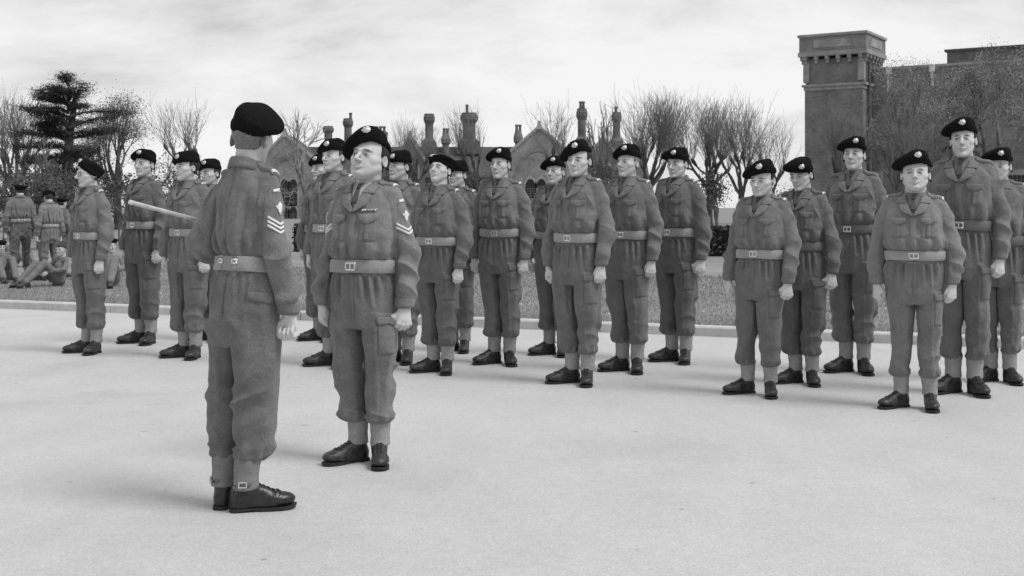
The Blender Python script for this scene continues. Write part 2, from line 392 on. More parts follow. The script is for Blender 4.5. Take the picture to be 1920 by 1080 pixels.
def fold_blouse(V, Nn, seed, amp=1.0):
    x, y, z = V.T; s = np.sign(x); th = np.arctan2(x, -y); ax = np.abs(x)
    arm = ss(.165, .20, ax - .35 * (1.43 - z) * .25) * ss(1.46, 1.40, z); tor = 1 - arm
    beltm = 1 - bell(z, 1.075, .045) * tor
    d = .0085 * np.sin(th * 13 + 3.5 * vn(x * 7, y * 7, z * 3, seed)) * bell(z, 1.150, .045) * tor                  # gathers above the belt
    d += .008 * ridge(x * 4 + 2, y * 4, (z + .5 * x) * 11, seed + 1) * bell(z, 1.18, .07) * tor
    d += .005 * ridge(x * 9, y * 5, (z - .5 * ax) * 4, seed + 2) * tor * bell(z, 1.29, .11)
    d += .004 * vn(x * 7, y * 7, z * 4, seed + 6) * tor
    d += .009 * ridge((x + .5 * s * z) * 9, y * 5, (z * .5 - ax) * 8, seed + 7) * bell(ax, .145, .04) * bell(z, 1.33, .09)   # drag at the armpit
    zz = z + .8 * y + .35 * ax
    d += .012 * ridge(x * 4, y * 4, zz * 10, seed + 3) * arm * (bell(z, 1.10, .10) + .35 * bell(z, 1.32, .07) + .6 * bell(z, .96, .04))
    d += .006 * vn(x * 9, y * 9, z * 4.5, seed + 4) * arm * ss(.90, .95, z)
    d += .0012 * vn(x * 40, y * 40, z * 40, seed + 5)
    bk = ss(.03, .09, y) * tor                                                                                       # long folds down the back
    d += bk * ss(1.44, 1.25, z) * (.012 * (np.exp(-((ax - .075 + .10 * (1.30 - z)) / .012) ** 2) - .8 * np.exp(-((ax - .095 + .10 * (1.30 - z)) / .014) ** 2)) + .008 * ridge(x * 17, 3.3, z * 1.6, seed + 8))
    d -= bk * .004 * np.exp(-((x) / .004) ** 2)
    return V + Nn * (np.clip(d * 1.8, -.028, .022) * beltm * amp)[:, None]
def fold_trouser(V, Nn, seed, amp=1.0):
    x, y, z = V.T; th = np.arctan2(x, -y); ax = np.abs(x); s = np.sign(x)
    belt = ss(1.05, 1.00, z); fr = ss(.02, -.06, y)
    d = 0
    for c, k, l in ((.052, .012, .13), (.098, .010, .16), (.140, .008, .10)):                                        # pleats under the belt
        q = ax - c - .06 * (1.0 - z); d = d + k * (np.exp(-(q / .010) ** 2) - .9 * np.exp(-((q - .016) / .010) ** 2)) * ss(1.04 - 1.5 * l, 1.0, z) * belt * (.4 + .6 * fr)
    d += .010 * ridge(x * 3 + 9, y * 3, (z - .85 * ax) * 8, seed + 1) * bell(z, .76, .12) * ss(.17, .05, ax)         # drag lines from the crotch
    d += .011 * ridge(x * 4, y * 4, (z + .9 * x * s) * 5, seed + 2) * bell(z, .52, .13)
    bkk = ss(-.01, .06, y)
    d += bkk * (.014 * ridge(x * 3, y * 2, (z + 1.1 * ax) * 9, seed + 9) * bell(z, .80, .06) + .016 * ridge(x * 3, y * 3, (z - .5 * ax) * 10, seed + 10) * bell(z, .50, .07))
    d -= bkk * .007 * np.exp(-(x / .006) ** 2) * ss(.78, .85, z)
    d += .010 * ridge(x * 5, y * 4, (z - .7 * x + .5 * y) * 9.5, seed + 3) * bell(z, .38, .08) + .006 * ridge(x * 5, y * 4, (z + .3 * x) * 24, seed + 11) * bell(z, .275, .03)                        # breaks above the anklets
    d += .004 * np.sin(np.arctan2(y, ax - .08) * 8 + seed) * bell(z, .258, .03)
    d += .006 * vn(x * 6, y * 6, z * 3, seed + 4) * belt * ss(.23, .27, z) + .006 * ridge(x * 12, y * 12, z * 1.8 + .5 * x, seed + 12) * ss(.30, .45, z) * belt
    d += .0011 * vn(x * 40, y * 40, z * 40, seed + 5)
    W = V + Nn * (np.clip(d * 1.5, -.030, .024) * amp)[:, None]
    low = z < .70; W[low, 0] = np.where(x[low] > 0, np.maximum(W[low, 0], .0035), np.minimum(W[low, 0], -.0035))      # the two legs never fuse
    return W

# ---- patches: cloth pieces laid on another surface by projection
def resample(pl, n):
    pl = np.array(pl, float); s = np.r_[0, np.cumsum(np.linalg.norm(np.diff(pl, axis=0), axis=1))]
    t = np.linspace(0, s[-1], n); return np.stack([np.interp(t, s, pl[:, i]) for i in range(pl.shape[1])], 1)
def patch(bvh, A, B, mapf, dirv, th=.004, nu=12, nv=6, base=-.004, puff=0.0, keep=True):
    A = resample(A, nu) if keep else np.array(A, float); B = resample(B, nu) if keep else np.array(B, float); nu = len(A)
    dv = Vector(dirv).normalized(); top = []; last = None
    for j in range(nv):
        v = j / (nv - 1)
        for i in range(nu):
            p = A[i] * (1 - v) + B[i] * v; o = Vector(mapf(p[0], p[1]))
            hit, nrm, _, dist = bvh.ray_cast(o, dv)
            if hit is None: hit = last if last is not None else o + dv * 1.0
            last = hit
            pf = puff * math.sin(math.pi * i / (nu - 1)) * math.sin(math.pi * v) if puff else 0
            top.append(hit - dv * (th + pf))
    T = np.array([list(p) for p in top]); Bt = T + np.array(list(dv)) * (th - base)
    V = np.concatenate([T, Bt]); n = nu * nv; Q = []
    for j in range(nv - 1):
        for i in range(nu - 1):
            a = j * nu + i; Q.append((a, a + 1, a + nu + 1, a + nu)); Q.append((n + a, n + a + nu, n + a + nu + 1, n + a + 1))
    for i in range(nu - 1):
        Q.append((i, n + i, n + i + 1, i + 1)); a = (nv - 1) * nu + i; Q.append((a, a + 1, n + a + 1, n + a))
    for j in range(nv - 1):
        a = j * nu; Q.append((a, a + nu, n + a + nu, n + a)); a = j * nu + nu - 1; Q.append((a, n + a, n + a + nu, a + nu))
    return V, np.array(Q)
def orient(V, Q):
    """make the patch's faces point outwards (its volume positive)"""
    c = V.mean(0); v0, v1, v2 = V[Q[:, 0]] - c, V[Q[:, 1]] - c, V[Q[:, 2]] - c
    return Q if np.einsum('ij,ij->i', v0, np.cross(v1, v2)).sum() > 0 else Q[:, ::-1]
def join(parts):
    Vs, Qs, n = [], [], 0
    for V, Q in parts: Vs.append(V); Qs.append(np.asarray(Q) + n); n += len(V)
    return np.concatenate(Vs), np.concatenate(Qs)
front = lambda u, v: (u, -1.0, v)
back = lambda u, v: (-u, 1.0, v)
FD, BD = (0, 1, 0), (0, -1, 0)
def side(s, ang=0.0):
    """outer sleeve: u runs forward, v up; ang (rad) turns the view towards the front"""
    c, n = math.cos(ang), math.sin(ang)
    d = (-s * c, n, 0); e1 = (-s * n, -c, 0)
    def f(u, v): return (s * .23 - d[0] * .8 + e1[0] * u, .01 - d[1] * .8 + e1[1] * u, v)
    return f, d
def tube_ring(zs_list, n=64, th=.005, a=.18, b=.13, cy=0, expo=2.25):
    """belt-like band round an elliptic body; zs_list = [(z, da)]"""
    V = []; Q = []; k = len(zs_list)
    for z, da in zs_list:
        for i in range(n):
            t = 2 * math.pi * i / n; c, s = math.cos(t), math.sin(t)
            r = 1 / ((abs(c) ** expo + abs(s) ** expo) ** (1 / expo))
            V.append(((a + da) * c * r, cy + (b + da) * s * r, z))
    for j in range(k):
        for i in range(n):
            Q.append((j * n + i, j * n + (i + 1) % n, ((j + 1) % k) * n + (i + 1) % n, ((j + 1) % k) * n + i))
    return np.array(V), np.array(Q)

def make_boot():
    up = lambda x, y, z: _boot(x, y, z)
    V, Q = surfnet(up, (-.07, -.24, .012), (.07, .09, .16), .0045); V = relax(V, Q, 1)
    x, y, z = V.T
    # toe-cap seam and vamp creases
    d = -.002 * bell(y, -.148 + .4 * x * x * 30, .005) * (z > .02) + .0022 * ridge(x * 8, y * 55, z * 12, 3) * bell(y, -.115, .03) * (z > .04)
    V = V + normals(V, Q) * d[:, None]
    ys = np.array([.078, .072, .055, .02, -.02, -.06, -.11, -.15, -.185, -.205, -.213]); wd = np.array([.004, .024, .033, .034, .031, .036, .045, .047, .038, .022, .004])
    def slab(y0, y1, z0, z1, gr=0):
        yy = np.linspace(y0, y1, 22); ww = np.interp(-yy, -ys, wd) + gr; xo = .006 * np.sin((.08 - yy) / .29 * 3.1)
        pts = [(xo[i] + ww[i], yy[i]) for i in range(22)] + [(xo[i] - ww[i], yy[i]) for i in reversed(range(22))]
        n = len(pts); vv = [(p[0], p[1], z0 + (.007 * ss(-.16, -.22, p[1]))) for p in pts] + [(p[0], p[1], z1 + .007 * ss(-.16, -.22, p[1])) for p in pts]
        q = [(i, (i + 1) % n, (i + 1) % n + n, i + n) for i in range(n)]
        q += [(n + i, n + i + 1, n + (n - 2 - i), n + (n - 1 - i)) for i in range(21)] + [(i + 1, i, n - 1 - i, n - 2 - i) for i in range(21)]
        return np.array(vv, float), np.array(q)
    so = join([slab(.078, -.213, .008, .017, .002), slab(.078, .018, 0, .0095, .0), slab(-.050, -.208, .001, .0095, .001)])
    ls = []
    for k in range(5):
        y = -.045 - .020 * k; z = .118 - .012 * k - (.0 if k < 3 else .004 * (k - 2)); ls.append((-.014, y, z, .014, y - .008, z + .001, .0024, .0024)); ls.append((.014, y, z, -.014, y - .008, z + .001, .0024, .0024))
    # project laces on the upper
    bv = BVHTree.FromPolygons([tuple(p) for p in V], [tuple(q) for q in Q])
    L2 = []
    for s in ls:
        o = []
        for k in (0, 3):
            h, nn, _, _ = bv.ray_cast(Vector((s[k], s[k + 1], .4)), Vector((0, 0, -1)))
            o += [s[k], s[k + 1], (h.z if h else s[k + 2]) + .002]
        L2.append(o + [.0026, .0026])
    return (V, Q), so, seg_mesh(L2, 5)
def _boot(x, y, z):
    P = (x, y, z)
    d = rc(P, (0, .014, .15), (0, .016, .07), .046, .042)
    d = smin(d, rc(P, (0, .036, .05), (0, .034, .03), .036, .036), .02)
    d = smin(d, rc((x, y, z), (.0, -.02, .088), (.004, -.11, .052), .038, .036), .03)
    d = smin(d, ell(P, (.005, -.135, .045), (.046, .072, .033)), .02)
    d = smin(d, rc((x * .95, y, z), (.0, .02, .035), (.004, -.10, .035), .031, .038), .02)
    return smax(d, .014 - z, .004)

def gaiter():
    def f(x, y, z):
        zz, A = curve([.098, .12, .16, .20, .25], [.052, .051, .050, .054, .058]); B = curve([.098, .12, .16, .20, .25], [.062, .058, .053, .056, .060])[1]
        d = loft((x, y, z), zz, 0, .012, A, B, 2.0); return d
    V, Q = surfnet(f, (-.08, -.08, .09), (.08, .10, .26), .007); V = relax(V, Q, 1)
    n = normals(V, Q); V = V + n * (.0022 * ridge(V[:, 0] * 14, V[:, 1] * 14, V[:, 2] * 45, 5))[:, None]
    return V, Q

print('canonical parts ...')
BOOT, SOLE, LACES = make_boot(); GAIT = gaiter()
ANK, SPLAY = .070, 29
def foot_xf(V, s, splay=SPLAY, ankx=ANK):
    """place a left/right foot piece: mirror, turn outwards, shift to ankle"""
    V = V * np.array([s, 1, 1]); a = R(splay) * s; c, n = math.cos(a), math.sin(a)
    W = V.copy(); W[:, 0] = V[:, 0] * c - V[:, 1] * n; W[:, 1] = V[:, 0] * n + V[:, 1] * c
    return W + np.array([s * ankx, .012, 0])

HEADM = {}
def head_mesh(h):
    if h not in HEADM:
        HEADM[h] = surfnet(head_sdf, (-.10, -.145, 1.43), (.10, .125, 1.765), h)
    return HEADM[h]
def body_mesh(la='hang', hh=.0028):
    def f(x, y, z):
        X = np.abs(x); P = (X, y, z)
        d = loft(P, [.95, 1.1, 1.3, 1.44], 0, .01, [.13, .12, .14, .10], [.08, .08, .09, .06])
        d = smin(d, rc(P, (.09, 0, .95), (.075, .01, .5), .07, .045), .03); d = smin(d, rc(P, (.075, .01, .5), (.068, .02, .1), .045, .034), .02)
        d = smin(d, rc(P, (0, .03, 1.42), (0, .03, 1.5), .055, .05), .03)
        for s, pose in ((1, la), (-1, 'hang')):
            Ps = (x * s, y, z); a = ARM[pose]
            for p, q in zip(a[:-1], a[1:]): d = smin(d, rc(Ps, p[:3], q[:3], p[3] - .028, q[3] - .028), .01)
            d = smin(d, rc(Ps, CUFF[pose][0], CUFF[pose][1], .028, .027), .01)
        return d
    parts = [surfnet(f, (-.32, -.30, .05), (.34, .18, 1.56), .014)]
    hv, hq = head_mesh(hh); parts.append((hv, hq))
    for s, pose in ((1, la), (-1, 'hang')):
        if pose == 'hang':
            V, Q, _ = make_hand(None, fist=.95 if la == 'bent' else .5); V = xf(V * np.array([1.06, 1.08, 1.06]), Matrix.Translation((.236, -.024, .866)) @ Matrix.Rotation(R(-8), 4, 'X') @ Matrix.Rotation(R(-38 if la != 'bent' else -100), 4, 'Z'))
            V = V * np.array([s, 1, 1]); Q = Q if s > 0 else Q[:, ::-1]
        else:
            V, Q, _ = make_hand(None, fist=.8)
            dr = Vector((CUFF['bent'][1])) - Vector(CUFF['bent'][0]); q = Vector((0, 0, -1)).rotation_difference(dr)
            V = xf(V, Matrix.Translation(Vector(CUFF['bent'][1]) + Vector((0, 0, .012))) @ q.to_matrix().to_4x4() @ Matrix.Rotation(R(70), 4, 'Z') @ Matrix.Scale(1, 4))
        parts.append((V, Q))
    V, Q = join(parts); n0 = len(parts[0][0]); tone = np.zeros(len(V)); return V, Q, (n0, n0 + len(hv))

def hair_mesh():
    def f(x, y, z):
        d = head_sdf(x, y, z) - .0055
        yy = y - HC[1]; zz = z - HC[2]; X = np.abs(x)
        reg = np.maximum(.0 - (yy + .012 + .35 * np.minimum(zz, .02) ), -(zz + .068 - .75 * np.clip(.06 - yy, 0, .06)))   # side and nape
        reg = np.maximum(reg, -(zz + .058))
        ear = .024 - np.sqrt((yy - .010) ** 2 + ((zz + .010) * .8) ** 2)
        reg = np.maximum(reg, np.where(X > .05, ear, -1))
        reg = np.maximum(reg, zz - .10)
        return np.maximum(d, reg)
    return surfnet(f, (-.10, -.13, 1.55), (.10, .125, 1.76), .005)
HAIR = hair_mesh()
def beret_mesh(flat=0.0, h=.006):
    def f(x, y, z):
        x = x - HC[0]; y = y - HC[1] - .006; z = z - HC[2]
        P = (x, y, z)
        band = loft(P, [.036, .062], 0, 0, .083, .102, 2.1)
        bz = z - .30 * (y + .02) * 0
        band = np.maximum(band, 0)
        band = loft((x, y, z - .10 * (-y) - .16 * x * (1 - flat)), [.034, .064], 0, 0, [.0835, .086], [.103, .105], 2.1)
        # crown: tilted soft plate, pulled to his right (-x)
        a = R(-27 * (1 - flat)); X = x + .034 * (1 - flat); zc = .088 - .008 * (1 - flat); c, s = math.cos(a), math.sin(a)
        u = X * c - (z - zc) * s; v = X * s + (z - zc) * c
        lump = .05 * np.sin(u * 26 + 1.2) * np.cos(y * 22 + .5)
        cr_ = ell((u, y, v), (0, .004, .0), (.107 + .016 * flat, .119, .045 - .014 * flat)) + .035 * lump
        st = ell(P, (.022, -.072, .083), (.055, .042, .050))
        d = smin(cr_, st, .03) if flat < .5 else cr_
        sk = ell(P, (0, .010, .045), (.086, .104, .086))
        d = smin(d, sk, .025)
        d = smin(d, band, .012)
        inner = ell(P, (0, .006, .02), (.079, .100, .092)); d = smax(d, -inner, .004)
        return np.maximum(d, .030 + .10 * (-y) + np.maximum(.16 * x, -.016) - np.maximum(-.07 - x, 0) * .9 - z) if flat < .5 else np.maximum(d, .034 + .10 * (-y) - z)
    V, Q = surfnet(f, (-.185, -.16, 1.63), (.145, .16, 1.80), h); V = relax(V, Q, 2)
    n = normals(V, Q); V = V + n * (.003 * vn(V[:, 0] * 22, V[:, 1] * 22, V[:, 2] * 22, 8))[:, None]
    return V, Q
def hairfull():
    def f(x, y, z):
        d = head_sdf(x, y, z) - .010 - .003 * np.sin(x * 160) * np.sin(y * 150)
        return np.maximum(d, -(z - HC[2] - .048 + .62 * np.clip(y - HC[1] + .04, 0, .15)))
    return surfnet(f, (-.10, -.13, 1.55), (.10, .125, 1.77), .007)
HAIRFULL = hairfull()
BERETS = [beret_mesh(0), beret_mesh(.85)]
def badge_on(bv):
    """a crest with a ragged outline, laid on the beret above the left eye"""
    cx, cz = .030, 1.735; n = 20; rr = [1.02, .86, 1.0, .9, 1.15, 1.02, .74, 1.05, .9, .76, 1.1, 1.05, .95, 1.0, .86, .92, 1.0, .88, .98, .9]
    ring = [(cx + .020 * rr[i] * math.cos(2 * math.pi * i / n), cz + .020 * rr[i] * math.sin(2 * math.pi * i / n)) for i in range(n)]
    V = []; Q = []
    for k, sc_ in enumerate((1, 1, .6, .25)):
        for i, (u, v) in enumerate(ring):
            uu, vv = cx + (u - cx) * sc_, cz + (v - cz) * sc_
            h, _, _, _ = bv.ray_cast(Vector((uu, -1, vv)), Vector((0, 1, 0)))
            y = (h.y if h else -.11); V.append((uu, y + (.004 if k == 0 else -(.004 + .003 * (k - 1) + .0025 * math.sin(i * 2.4 + k))), vv))
    for k in range(3):
        for i in range(n): Q.append((k * n + i, k * n + (i + 1) % n, (k + 1) * n + (i + 1) % n, (k + 1) * n + i))
    Q += [(3 * n + i, 3 * n + (i + 1) % n, 3 * n + (n - 2 - i) % n, 3 * n + (n - 1 - i) % n) for i in range(n // 2 - 1)]
    V = np.array(V); Q = np.array(Q); return V, orient(V, Q)
def bvh_of(*parts):
    V, Q = join(parts); return BVHTree.FromPolygons([tuple(p) for p in V.tolist()], [tuple(q) for q in Q.tolist()])
BADGES = [badge_on(bvh_of(b)) for b in BERETS]
def beret_rim(V, Q): return None

# ---- one full uniform ("base"): dict part -> (V,Q)
def collar(bl):
    """fall collar round the neck: from left lapel notch round the back to the right one"""
    n = 40; V = []; rows = 7
    for j in range(rows):
        t = j / (rows - 1)
        for i in range(n):
            a = R(-143 + 286 * i / (n - 1))           # 0 = back
            fr = (1 - math.cos(a)) / 2                # 0 back .. 1 front
            ztop = 1.545 - .052 * fr ** 1.3; rtop = .064 + .006 * fr
            rb = .082 + .012 * fr; zb = 1.503 - .040 * fr ** 1.2
            if t < .4: q = t / .4; r = rtop - .004 * (1 - q); z = ztop - .02 * (1 - q) * 1.0 + .004 * math.sin(q * 3)
            else: q = (t - .4) / .6; r = rtop + (rb + .012 * fr - rtop) * q ** .8; z = ztop + (zb - ztop) * q
            V.append((r * math.sin(a) * 1.02, .026 + r * math.cos(a) * (1.0 if abs(a) < 1.6 else 1.12), z))
    V = np.array(V); c = np.array([0, .026, 1.5]); d = V - c; d[:, 2] = 0; d /= np.linalg.norm(d, axis=1)[:, None]
    W = V + d * .005; W[:, 2] += .003; m = len(V)
    Q = []
    for j in range(rows - 1):
        for i in range(n - 1):
            a = j * n + i; Q.append((a, a + 1, a + n + 1, a + n)); Q.append((m + a, m + a + n, m + a + n + 1, m + a + 1))
    for i in range(n - 1):
        a = i; Q.append((a, m + a, m + a + 1, a + 1)); a = (rows - 1) * n + i; Q.append((a, a + 1, m + a + 1, m + a))
    for j in range(rows - 1):
        a = j * n; Q.append((a, a + n, m + a + n, m + a)); a = j * n + n - 1; Q.append((a, m + a, m + a + n, a + n))
    Vv = np.concatenate([V, W]); Q = np.array(Q); return Vv, Q

def make_base(seed, la='hang', h=.0062, amp=1.0, hh=.0028, extras=()):
    B = {}
    fb = lambda x, y, z: blouse_sdf(x, y, z, la)
    V, Q = surfnet(fb, (-.34, -.30 if la == 'bent' else -.19, .86), (.37, .19, 1.545), h); V = relax(V, Q, 1)
    V = fold_blouse(V, normals(V, Q), seed, amp); B['blouse'] = (V, Q)
    V, Q = surfnet(trouser_sdf, (-.23, -.17, .215), (.23, .17, 1.10), h); V = relax(V, Q, 1)
    V = fold_trouser(V, normals(V, Q), seed + 20, amp); B['trousers'] = (V, Q)
    V, Q, hr = body_mesh(la, hh); B['body'] = (V, Q); B['headrange'] = hr
    hm = head_mesh(hh)
    bb = bvh_of(B['blouse'], hm); b0 = bvh_of(B['blouse']); bt = bvh_of(B['trousers'])
    P = lambda *a, **k: (lambda r: (r[0], orient(*r)))(patch(*a, **k))
    # open neck: shirt, tie, lapels
    B['shirt'] = P(bb, [(-.050, 1.515), (.050, 1.515)], [(-.008, 1.385), (.008, 1.385)], front, FD, th=.004, nu=12, nv=10)
    B['tie'] = join([P(bb, [(-.012, 1.508), (.012, 1.508)], [(-.009, 1.478), (.009, 1.478)], front, FD, th=.017, nu=5, nv=4), P(bb, [(-.010, 1.482), (.010, 1.482)], [(-.020, 1.395), (.020, 1.395)], front, FD, th=.010, nu=6, nv=6)])
    for k, s in (('left', 1), ('right', -1)):
        B['lapel_' + k] = P(bb, [(s * .000, 1.362), (s * .024, 1.41), (s * .052, 1.475)], [(s * .004, 1.352), (s * .075, 1.388), (s * .094, 1.436)], front, FD, th=.019, nu=9, nv=6)
        B['lapelb_' + k] = P(bb, [(s * .040, 1.452), (s * .056, 1.505)], [(s * .098, 1.448), (s * .104, 1.488)], front, FD, th=.022, nu=7, nv=6)
        x0, x1 = s * .044, s * .140
        B['flap_' + k] = P(bb, [(x0, 1.342), (x1, 1.345)], [(x0, 1.316), ((x0 + x1) / 2, 1.290), (x1, 1.318)], front, FD, th=.015, nu=13, nv=5, puff=.004)
        B['pocket_' + k] = P(bb, [(x0 + s * .002, 1.325), (x1 - s * .002, 1.325)], [(x0 + s * .004, 1.205), (x1 - s * .006, 1.205)], front, FD, th=.0035, nu=9, nv=10, puff=.007)
        B['pleat_' + k] = P(bb, [((x0 + x1) / 2 - .011, 1.31), ((x0 + x1) / 2 + .011, 1.31)], [((x0 + x1) / 2 - .011, 1.21), ((x0 + x1) / 2 + .011, 1.21)], front, FD, th=.013, nu=3, nv=8)
        B['epaulette_' + k] = P(b0, [(s * .078, -.014), (s * .140, -.018), (s * .184, -.018)], [(s * .078, .044), (s * .140, .040), (s * .184, .033)], lambda u, v: (u, v, 2.0), (0, 0, -1), th=.013, nu=10, nv=6)
        B['title_' + k] = P(b0, [(s * .172, -.018), (s * .182, -.018)], [(s * .172, .032), (s * .182, .032)], lambda u, v: (u, v, 2.0), (0, 0, -1), th=.015, nu=4, nv=7)
        if not (la == 'bent' and s > 0):
            V, Q = surfnet(lambda x, y, z: np.maximum(rc((x * s, y, z), CUFF['hang'][0], CUFF['hang'][1], .053, .0485), np.abs(z - .896) - .026), (-.33 if s < 0 else .17, -.10, .86), (-.17 if s < 0 else .33, .07, .93), .007)
            B['cuff_' + k] = (V, Q)
    B['placket'] = P(bb, [(-.022, 1.36), (.018, 1.36)], [(-.022, 1.135), (.018, 1.135)], front, FD, th=.005, nu=4, nv=18)
    B['collar'] = collar(bb)
    bz0, bz1 = 1.040, 1.108
    B['belt'] = tube_ring([(bz0, .010), (bz0 + .004, .0145), ((bz0 + bz1) / 2, .0155), (bz1 - .004, .0145), (bz1, .010), (bz1, .002), (bz0, .002)], a=.178, b=.124, n=72)
    V, Q = B['belt']; V[:, 2] += .0012 * np.sin(np.arctan2(V[:, 0], V[:, 1]) * 5); B['belt'] = (V, orient(V, Q))
    bbelt = bvh_of(B['belt'])
    bk = [P(bbelt, [(u0, bz1 + .004), (u1, bz1 + .004)], [(u0, bz0 - .004), (u1, bz0 - .004)], front, FD, th=.006, nu=3, nv=5) for u0, u1 in ((-.034, -.027), (-.006, .001), (.022, .029))]
    bk.append(P(bbelt, [(-.030, 1.062), (.026, 1.062)], [(-.030, 1.052), (.026, 1.052)], front, FD, th=.0065, nu=6, nv=3))
    bk.append(P(bbelt, [(-.030, 1.096), (.026, 1.096)], [(-.030, 1.086), (.026, 1.086)], front, FD, th=.0065, nu=6, nv=3))
    B['buckle'] = join(bk)
    rb = []; rs = []
    for u in (-.054, .054):
        for a, b, c, d in ((u - .018, u + .018, 1.112, 1.104), (u - .018, u + .018, 1.080, 1.072), (u - .018, u - .011, 1.110, 1.074), (u + .011, u + .018, 1.110, 1.074), (u - .012, u + .012, 1.096, 1.088)):
            rb.append(P(bbelt, [(a, c), (b, c)], [(a, d), (b, d)], back, BD, th=.010, nu=3, nv=3))
        rs.append(P(bbelt, [(u - .010, 1.100), (u + .010, 1.100)], [(u - .010, 1.046), (u, 1.040), (u + .010, 1.046)], back, BD, th=.0065, nu=4, nv=6))
    B['rear_buckle'] = join(rb[:5]), join(rb[5:]); B['rear_tab'] = rs
    # trousers: fly, thigh pocket with flap on the left, small pocket on the right hip
    a = R(35); dv = (-math.sin(a), math.cos(a), 0); e = (math.cos(a), math.sin(a)); mp_ = lambda u, v: (.098 + e[0] * u + math.sin(a) * .8, e[1] * u - math.cos(a) * .8, v)
    B['thigh_pocket'] = P(bt, [(-.040, .79), (.066, .79)], [(-.036, .60), (.058, .60)], mp_, dv, th=.004, nu=9, nv=12, puff=.008)
    B['thigh_flap'] = P(bt, [(-.043, .808), (.070, .808)], [(-.043, .775), (-.025, .763), (.020, .772), (.070, .762)], mp_, dv, th=.013, nu=12, nv=5)
    B['fly'] = P(bt, [(-.012, 1.04), (.014, 1.04)], [(-.004, .80), (.008, .80)], front, FD, th=.004, nu=4, nv=14)
    a2 = R(40); dv2 = (math.sin(a2), -math.cos(a2), 0); mpb = lambda u, v: (-.10 - math.cos(a2) * u * 1 - math.sin(a2) * .8, -math.sin(a2) * u * -1 * -1 + math.cos(a2) * .8, v)
    B['hip_flap'] = P(bt, [(-.05, .955), (.06, .955)], [(-.05, .925), (.045, .905), (.06, .92)], mpb, dv2, th=.010, nu=10, nv=4)
    # marks of rank
    if 'chevrons' in extras or 'chevrons2' in extras:
        n = 3 if 'chevrons' in extras else 2; 
        for s in (1, -1):
            st = []; bd = []; ti = []
            if la == 'bent' and s > 0: continue
            f, d = side(s, R(-35) if la == 'bent' else R(35))
            for k in range(n):
                z0 = 1.262 - .019 * k; pts = [(-.058, z0 + .030), (0, z0), (.058, z0 + .030)]
                st.append(P(bb, [(u, v + .0055) for u, v in pts], [(u, v - .0055) for u, v in pts], f, d, th=.005, nu=13, nv=3, base=-.006))
            bd.append(P(bb, [(-.012, 1.350), (0, 1.362), (.012, 1.350)], [(-.010, 1.322), (0, 1.302), (.010, 1.322)], f, d, th=.006, nu=9, nv=5))
            bd.append(P(bb, [(-.024, 1.345), (.024, 1.345)], [(-.018, 1.33), (.018, 1.33)], f, d, th=.0055, nu=5, nv=3))
            ti.append(P(bb, [(-.034, 1.415), (0, 1.421), (.034, 1.415)], [(-.034, 1.402), (0, 1.407), (.034, 1.402)], f, d, th=.006, nu=9, nv=3))
            sn_ = '_left' if s > 0 else '_right'; B['chevron' + sn_] = st; B['arm_badge' + sn_] = join(bd); B['sleeve_title' + sn_] = join(ti)
    if 'ribbons' in extras:
        B['ribbon_bar'] = P(bb, [(.048, 1.368), (.132, 1.371)], [(.048, 1.358), (.132, 1.361)], front, FD, th=.008, nu=14, nv=3)
        B['ribbon_white'] = ([P(bb, [(u, 1.369), (u + w_, 1.369)], [(u, 1.359), (u + w_, 1.359)], front, FD, th=.0095, nu=3, nv=3) for u, w_ in ((.056, .006), (.066, .004), (.072, .004), (.123, .005))])
    bt2 = []
    for s in (1, -1): bt2.append((s * .099, 1.312))
    bs = []
    for u, v in bt2: bs.append(P(bb, [(u - .006, v + .004), (u, v + .007), (u + .006, v + .004)], [(u - .006, v - .004), (u, v - .007), (u + .006, v - .004)], front, FD, th=.014, nu=5, nv=4))
    B['button'] = bs
    return B

